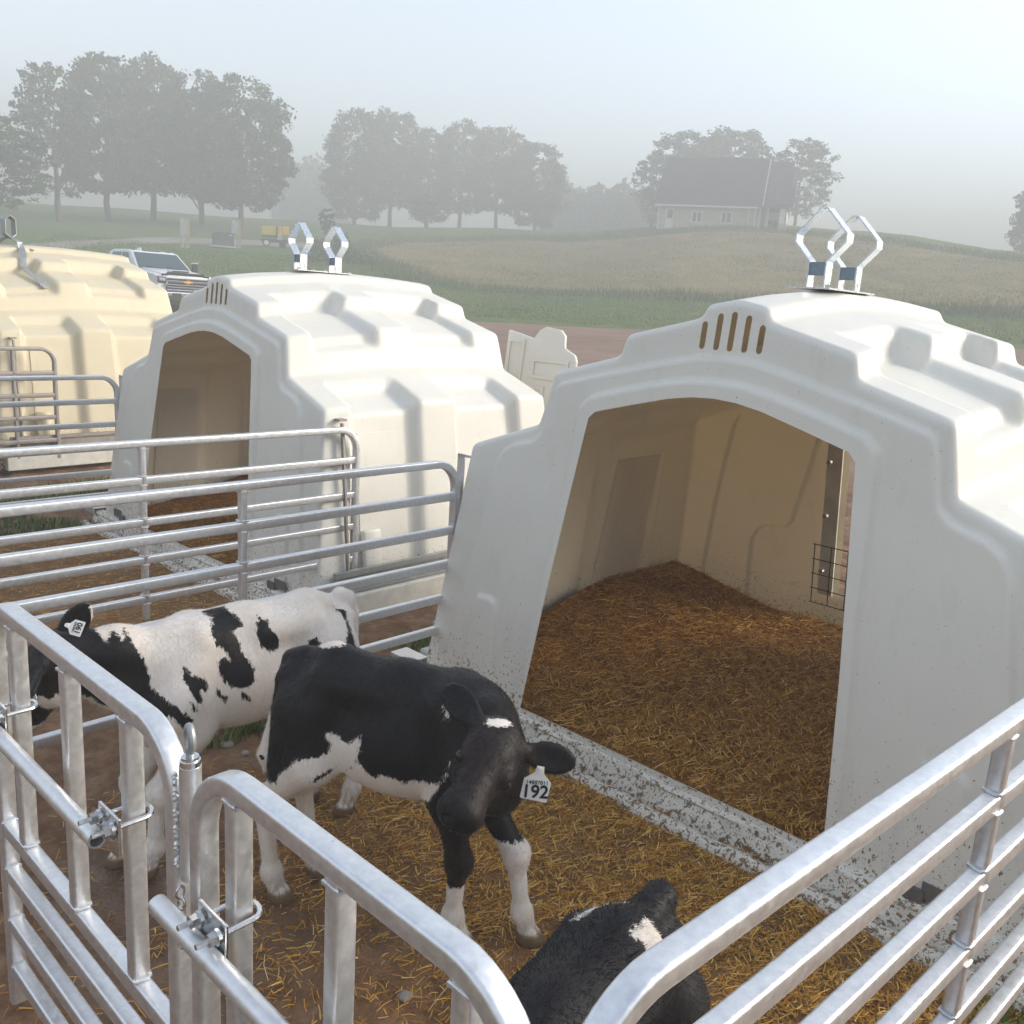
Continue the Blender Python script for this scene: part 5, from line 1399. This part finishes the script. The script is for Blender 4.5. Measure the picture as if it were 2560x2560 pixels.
for x in (.02, 7.85, 8.38): q = MB(); q.box((x, -.06, .9), (.10, .08, 2.55)); q.build('downspout', M['trim'], hs)
q = MB(); q.sweep([(L_ + .24, -.45, E_ - .22), (L_ + .24, D_ / 2, RZ_ - .08)], [(-.03, -.11), (.03, -.11), (.03, .11), (-.03, .11)]); q.build('bargeboard', M['siding'], hs)
d = MB(); d.box((.98, .09, .96), (.72, .05, 1.92)); d = d.build('door', M['trim'], hs)
q = MB(); q.box((1.02, .055, 1.38), (.44, .02, .70)); q.build('pane', M['glass_dark'], d); q = MB(); q.cyl((.70, .05, .95), (.70, .0, .95), .03, n=8); q.build('handle', M['dark_metal'], d)
for x0 in (2.98, 5.52):
    w = MB()
    for (a, b_, c, d_) in ((x0 - .06, x0 + .92, .72, .80), (x0 - .06, x0 + .92, 1.60, 1.68), (x0 - .06, x0 + .04, .80, 1.60), (x0 + .82, x0 + .92, .80, 1.60), (x0 + .385, x0 + .475, .80, 1.60)):
        w.box(((a + b_) / 2, .02, (c + d_) / 2), (b_ - a, .08, d_ - c))
    f = w.build('window', M['trim'], hs)
    for k in (0, 1): q = MB(); q.box((x0 + .215 + .43 * k, .06, 1.2), (.34, .02, .80)); q.build('pane', M['glass_dark'], f)
# wing, deck and porch at the right end
wg = MB(); wg.add([(L_, 1.2, -.6), (L_ + 2.2, 1.2, -.6), (L_ + 2.2, 1.2, 2.2), (L_, 1.2, 2.2)], [(0, 1, 2, 3)]).add([(L_ + 2.2, 1.2, -.6), (L_ + 2.2, 6.5, -.6), (L_ + 2.2, 6.5, 2.4), (L_ + 2.2, 1.2, 2.4)], [(0, 1, 2, 3)]); wg.build('wing_wall', M['siding'], hs)
roof_slab(L_ + .0, L_ + 2.7, .6, 2.5, 2.6, 4.2).build('wing_roof', M['shingle'], hs)
roof_slab(L_ + .3, L_ + 2.3, 2.6, 4.2, 5.2, 6.7).build('wing_roof', M['shingle'], hs)
q = MB(); q.box((L_ + 1.25, -.3, 2.0), (2.5, 2.8, .20)); q.build('deck', M['porch'], hs)
q = MB(); q.box((L_ + 1.25, -1.66, 2.98), (2.5, .05, .06)); q.box((L_ + 1.25, -1.66, 2.55), (2.5, .04, .05))
for k in range(5): q.box((L_ + .04 + k * .605, -1.66, 2.53), (.06, .05, .86))
q.build('deck_railing', M['porch'], hs)
for x in (L_ + .15, L_ + .8, L_ + 2.3): q = MB(); q.box((x, -1.5, .9), (.12, .12, 2.0)); q.build('porch_post', M['siding'], hs)
q = MB(); q.box((L_ + 1.55, .2, .85), (1.3, .1, 1.75)); q.build('porch_wall', M['stone'], hs)
q = MB(); q.box((L_ + 1.98, -1.55, 1.28), (.42, .06, 1.25)); q.build('porch_screen', M['trim'], hs)
q = MB(); q.box((L_ + 2.1, -1.5, .1), (.7, .5, 1.2)); q.build('porch_pier', M['stone'], hs)
shrub(1462, 84.5, 1.5, .75, 'rounded bush under the porch of the stone house', 22)
bx, by = at_range(1228, 86, 428); q = MB(); q.box((0, 0, .3), (.3, .3, .75)); o = q.build('dark_bin', M['dark_metal']); o.location = (bx, by, gzf(bx, by)); tag(o, 'small dark bin at the left corner of the stone house', 'bin')

# ------------------------------------------------------------------ white pickup truck (x forward, z up, nose at 0)
M['paint'] = simple('white_car_paint', (.80, .81, .83), .22, 0, .01)
M['chrome'] = simple('chrome', (.86, .86, .87), .12, 1.0, .02)
M['black'] = simple('black_trim', (.012, .012, .014), .45, 0, .1)
M['grille_dark'] = simple('grille_dark', (.014, .008, .016), .4, 0, .1)
M['screen'] = simple('windshield_glass', (.045, .085, .095), .06, 0, .15, 1.5)
M['gold'] = simple('gold_emblem', (.80, .42, .05), .35, .3, .05)
M['lamp'] = simple('lamp_lens', (.55, .58, .60), .12, .3, .3, 30)
M['amber'] = simple('amber_lens', (.45, .06, .03), .3)
M['tyre'] = simple('tyre', (.02, .02, .02), .9, 0, .15, 20)
tx, ty = at_range(354, 32.0, 520)
_d0 = math.atan2(-ty, -tx)
tk = empty('pickup_truck', (tx, ty, gzf(tx, ty) - .02), _d0 + math.radians(27), 'white pickup truck with chrome grille and gold emblem parked behind the hutches', 'pickup truck')
def pris(name, poly, y0, y1, mat, par=tk, bev=.04, taper=None):
    """side profile (x,z) extruded across y"""
    m = MB().prism(poly, y0, y1); 
    if taper: m.v = [(x, y * taper(x, z), z) for x, y, z in m.v]
    o = mesh_obj(name, m.v, m.f, mat, par)
    bm = bmesh.new(); bm.from_mesh(o.data); bmesh.ops.recalc_face_normals(bm, faces=bm.faces); bm.to_mesh(o.data); bm.free()
    if bev: b_ = o.modifiers.new('bevel', 'BEVEL'); b_.width = bev; b_.segments = 3; b_.limit_method = 'ANGLE'; b_.angle_limit = .5
    o.data.polygons.foreach_set('use_smooth', np.ones(len(o.data.polygons), bool)); o.data.set_sharp_from_angle(angle=.6)
    return o
pris('body', [(-.06, .62), (-.04, 1.10), (-.30, 1.20), (-1.55, 1.33), (-3.9, 1.33), (-3.95, 1.36), (-5.9, 1.36), (-5.95, .60), (-5.1, .52), (-.5, .52)], -1.0, 1.0, M['paint'], bev=.07)
pris('hood', [(-.10, 1.12), (-.14, 1.20), (-.34, 1.255), (-1.60, 1.385), (-1.60, 1.25)], -.80, .80, M['paint'], bev=.05)
cabp = [(-1.50, 1.30), (-2.30, 1.90), (-2.60, 1.955), (-3.6, 1.965), (-3.95, 1.90), (-4.05, 1.30)]
tp = lambda x, z: 1 - max(0, z - 1.3) * .27
pris('cab', cabp, -.98, .98, M['paint'], bev=.05, taper=tp)
# glass: windshield and side windows set just proud of the cab skin
def quadp(name, P, mat, par=tk, th=.012, n=None):
    P = [Vector(p) for p in P]; nn = (P[1] - P[0]).cross(P[3] - P[0]).normalized() if n is None else Vector(n)
    m = MB(); k = len(P); m.add([p for p in P] + [p + nn * th for p in P], [tuple(reversed(range(k))), tuple(range(k, 2 * k))] + [(i, (i + 1) % k, (i + 1) % k + k, i + k) for i in range(k)])
    return m.build(name, mat, par)
def fpt(t, y): x = -1.50 - .80 * t; z = 1.30 + .60 * t; return Vector((x, y * tp(x, z), z)) + Vector((.60, 0, .80)) * .006
quadp('windshield', [fpt(.10, -.90), fpt(.10, .90), fpt(.94, .88), fpt(.94, -.88)], M['screen'], n=(.6, 0, .8), th=.008)
for s in (-1, 1):
    def sp(x, z): return Vector((x, s * (.985 * tp(x, z) + .004), z))
    quadp('side_window', [sp(-1.95, 1.37), sp(-2.42, 1.84), sp(-2.85, 1.86), sp(-2.85, 1.37)], M['screen'], n=(0, s, .2), th=.008)
    quadp('side_window', [sp(-2.95, 1.37), sp(-2.95, 1.86), sp(-3.6, 1.86), sp(-3.8, 1.37)], M['screen'], n=(0, s, .2), th=.008)
    m = MB(); m.box((-1.85, s * 1.20, 1.50), (.10, .20, .30), bev=.03); mo = m.build('mirror', M['black'], tk)
    m = MB(); m.box((-1.83, s * 1.20, 1.63), (.12, .21, .05), bev=.015); m.build('mirror_cap', M['chrome'], mo); m = MB(); m.box((-1.86, s * 1.04, 1.42), (.06, .2, .05)); m.build('mirror_arm', M['black'], mo)
    hl = MB(); hl.box((-.06, s * .84, 1.02), (.12, .30, .20), bev=.03); ho = hl.build('headlight', M['black'], tk)
    m = MB(); m.box((.01, s * .86, 1.035), (.03, .20, .09), bev=.01); m.build('lens', M['lamp'], ho); m = MB(); m.box((-.02, s * .99, 1.11), (.10, .04, .06)); m.build('marker', M['amber'], ho)
    m = MB(); m.sweep([(.012, s * .72, 1.10), (.012, s * .70, .94), (.0, s * .78, .84)], circ(.025, 8)); m.build('light_strip', M['lamp'], ho, True)
    for x in (-1.05, -4.75):
        wv = empty('wheel', (x, s * .90, .42)); wv.parent = tk
        m = MB(); m.cyl((0, -.13, 0), (0, .13, 0), .42, n=24); m.build('tyre', M['tyre'], wv); m = MB(); m.cyl((0, -.14, 0), (0, .14, 0), .25, n=20); m.build('rim', M['chrome'], wv)
quadp('grille', [(-.035, -.72, .66), (-.035, .72, .66), (-.035, .72, 1.10), (-.035, -.72, 1.10)], M['grille_dark'], n=(1, 0, 0), th=.03)
for z, h in ((1.085, .030), (.985, .060), (.885, .026), (.805, .026), (.725, .026)): m = MB(); m.box((.010, 0, z), (.04, 1.42, h), bev=.008); m.build('grille_bar', M['chrome'], tk)
for s in (-1, 1): m = MB(); m.box((.028, s * .42, .985), (.02, .50, .024)); m.build('grille_slot', M['black'], tk)
m = MB(); P = [(-.16, -.025), (-.06, -.025), (-.06, -.055), (.06, -.055), (.06, -.025), (.16, -.025), (.145, .025), (.06, .025), (.06, .055), (-.06, .055), (-.06, .025), (-.145, .025)]
m.add([(x, a, b_ + .985) for x in (.028, .05) for a, b_ in P], [tuple(range(12)), tuple(reversed(range(12, 24)))] + [(i, i + 12, (i + 1) % 12 + 12, (i + 1) % 12) for i in range(12)]); m.build('emblem', M['gold'], tk)
m = MB(); m.box((.05, 0, .58), (.22, 1.98, .18), bev=.05); m.build('bumper', M['chrome'], tk)
m = MB(); m.box((.03, 0, .40), (.14, 1.5, .14), bev=.03); m.build('lower_valance', M['black'], tk)
for s in (-1, 1): m = MB(); m.box((.165, s * .45, .58), (.02, .30, .09)); m.build('bumper_opening', M['black'], tk)
m = MB(); m.sweep([(-.13, y, 1.175 + .05 * (abs(y) < .62) * 1) for y in (-.80, -.66, -.60, -.3, 0, .3, .60, .66, .80)], [(-.01, -.045), (.03, -.045), (.01, .045), (-.02, .045)], up=(0, 0, 1)); m.build('bug_deflector', M['black'], tk)
m = MB(); m.box((-.62, 0, 1.315), (.30, .66, .05), bev=.02); sco = m.build('hood_scoop', M['paint'], tk); m = MB(); m.box((-.46, 0, 1.315), (.04, .58, .035)); m.build('scoop_opening', M['black'], sco)
for y0, y1 in ((.62, .08), (-.08, -.62)): m = MB(); m.cyl(fpt(.13, y0) + Vector((.01, 0, .01)), fpt(.20, y1) + Vector((.01, 0, .015)), .014, n=6); m.build('wiper', M['black'], tk)
for y in (-.62, -.2, 0, .2, .62): m = MB(); m.box((-2.52, y, 1.965), (.16, .09 if abs(y) > .5 else .18, .03), bev=.01); m.build('roof_marker', M['dark_metal'], tk)
m = MB(); m.box((-3.2, -.12, 2.0), (.25, .05, .10), bev=.02); m.build('roof_antenna', M['paint'], tk)

# ------------------------------------------------------------------ utility boxes and the yellow trailer on the drive
M['grey_box'] = simple('grey_meter_box', (.42, .45, .48), .6, .2, .06)
M['wood'] = simple('weathered_post', (.42, .33, .22), .85, 0, .2, 6, .3)
M['green_box'] = simple('transformer_green', (.06, .085, .085), .6, 0, .08)
M['yellow'] = simple('yellow_paint', (.60, .46, .05), .5, 0, .1)
M['orange'] = simple('orange_panel', (.72, .40, .06), .5, 0, .15)
def face_cam(x, y): return math.atan2(-x, y) 
def pedestal(px, r, H, label, posts):
    x, y = at_range(px, r, 465); t = empty('meter_pedestal', (x, y, gzf(x, y) - .05), face_cam(x, y) , label, 'meter pedestal', 'electric meter pedestals on posts')
    for (a, h) in posts: m = MB(); m.box((a, .06, h / 2), (.13, .13, h)); m.build('post', M['wood'], t)
    m = MB(); m.box((-.22, -.05, H * .66), (.26, .18, H * .60), bev=.02); m.build('meter_box', M['grey_box'], t)
    m = MB(); m.box((-.02, -.05, H * .70), (.10, .14, H * .5), bev=.015); m.build('meter_box', M['grey_box'], t)
    m = MB(); m.cyl((-.25, -.06, 0), (-.25, -.06, H * .40), .035, n=8); m.cyl((-.16, -.06, 0), (-.16, -.06, H * .40), .035, n=8); m.build('conduit', M['grey_box'], t)
    m = MB(); m.cyl((-.22, -.14, H * .78), (-.22, -.20, H * .78), .08, n=12); m.build('meter_dial', M['lamp'], t)
pedestal(351, 62, 1.85, 'grey meter pedestal on a post left of the dark transformer box', ((.16, 1.85), (.02, 1.8)))
pedestal(447, 66, 1.85, 'brown and grey meter pedestal just right of the dark transformer box', ((.20, 1.85), (-.36, 1.7), (.05, 1.75)))
x, y = at_range(421, 66, 463); t = empty('transformer_box', (x, y, gzf(x, y) - .03), face_cam(x, y) + .15, 'low dark green transformer box on the lawn by the drive', 'transformer box')
m = MB(); m.box((0, 0, .42), (1.30, .9, .84), bev=.03); m.build('cabinet', M['green_box'], t); m = MB(); m.box((.1, .0, .87), (1.36, .96, .06), bev=.02); m.build('lid', M['green_box'], t); m = MB(); m.box((.42, -.46, .76), (.22, .02, .05)); m.build('label_plate', M['trim'], t); m = MB(); m.box((0, 0, .0), (1.6, 1.2, .10)); m.build('pad', M['concrete'], t)
x, y = at_range(518, 69, 463); t = empty('yellow_trailer', (x, y, gzf(x, y) + .0), face_cam(x, y) + .1, 'yellow machine trailer parked on the gravel drive left of the lifting handles', 'trailer')
m = MB(); m.box((-.25, 0, 1.0), (1.35, 1.2, .72), bev=.03); m.build('hopper', M['yellow'], t); m = MB(); m.box((.10, -.62, .95), (.10, .06, .80)); m.build('strut', M['black'], t)
m = MB(); m.box((-.3, -.615, .70), (1.2, .04, .10)); m.build('side_stripe', M['black'], t); m = MB(); m.box((.15, 0, .42), (2.1, .9, .22)); m.build('chassis', M['black'], t)
m = MB(); m.box((.70, -.3, 1.12), (.46, .5, .62), bev=.03); m.build('panel', M['orange'], t); m = MB(); m.box((.28, -.55, .62), (.34, .2, .34), bev=.03); m.build('engine_box', M['grey_box'], t)
m = MB(); m.cyl((-.62, -.62, .22), (-.62, -.48, .22), .25, n=18); w = m.build('wheel', M['tyre'], t); m = MB(); m.cyl((-.62, -.64, .22), (-.62, -.50, .22), .17, n=14); m.build('rim', M['trim'], w)
m = MB(); m.cyl((.62, .5, .22), (.62, .64, .22), .25, n=18); m.build('wheel', M['tyre'], t)

# ------------------------------------------------------------------ morning fog
bm = bmesh.new(); bmesh.ops.create_cube(bm, size=1)
me = bpy.data.meshes.new('haze'); 
for v in bm.verts: v.co = Vector((v.co.x * 680, v.co.y * 680, -1.4 if v.co.z < 0 else 27.0))
bm.to_mesh(me); bm.free()
m = bpy.data.materials.new('fog'); m.use_nodes = True; nt = m.node_tree; nt.nodes.clear()
pv = node(nt, 'ShaderNodeVolumePrincipled'); pv.inputs['Color'].default_value = (.55, .57, .585, 1); pv.inputs['Density'].default_value = .0132; pv.inputs['Anisotropy'].default_value = .0
ou = node(nt, 'ShaderNodeOutputMaterial'); lnk(nt, pv.outputs[0], ou.inputs['Volume'])
me.materials.append(m); hz = bpy.data.objects.new('haze', me); link(hz); tag(hz, kind='stuff')
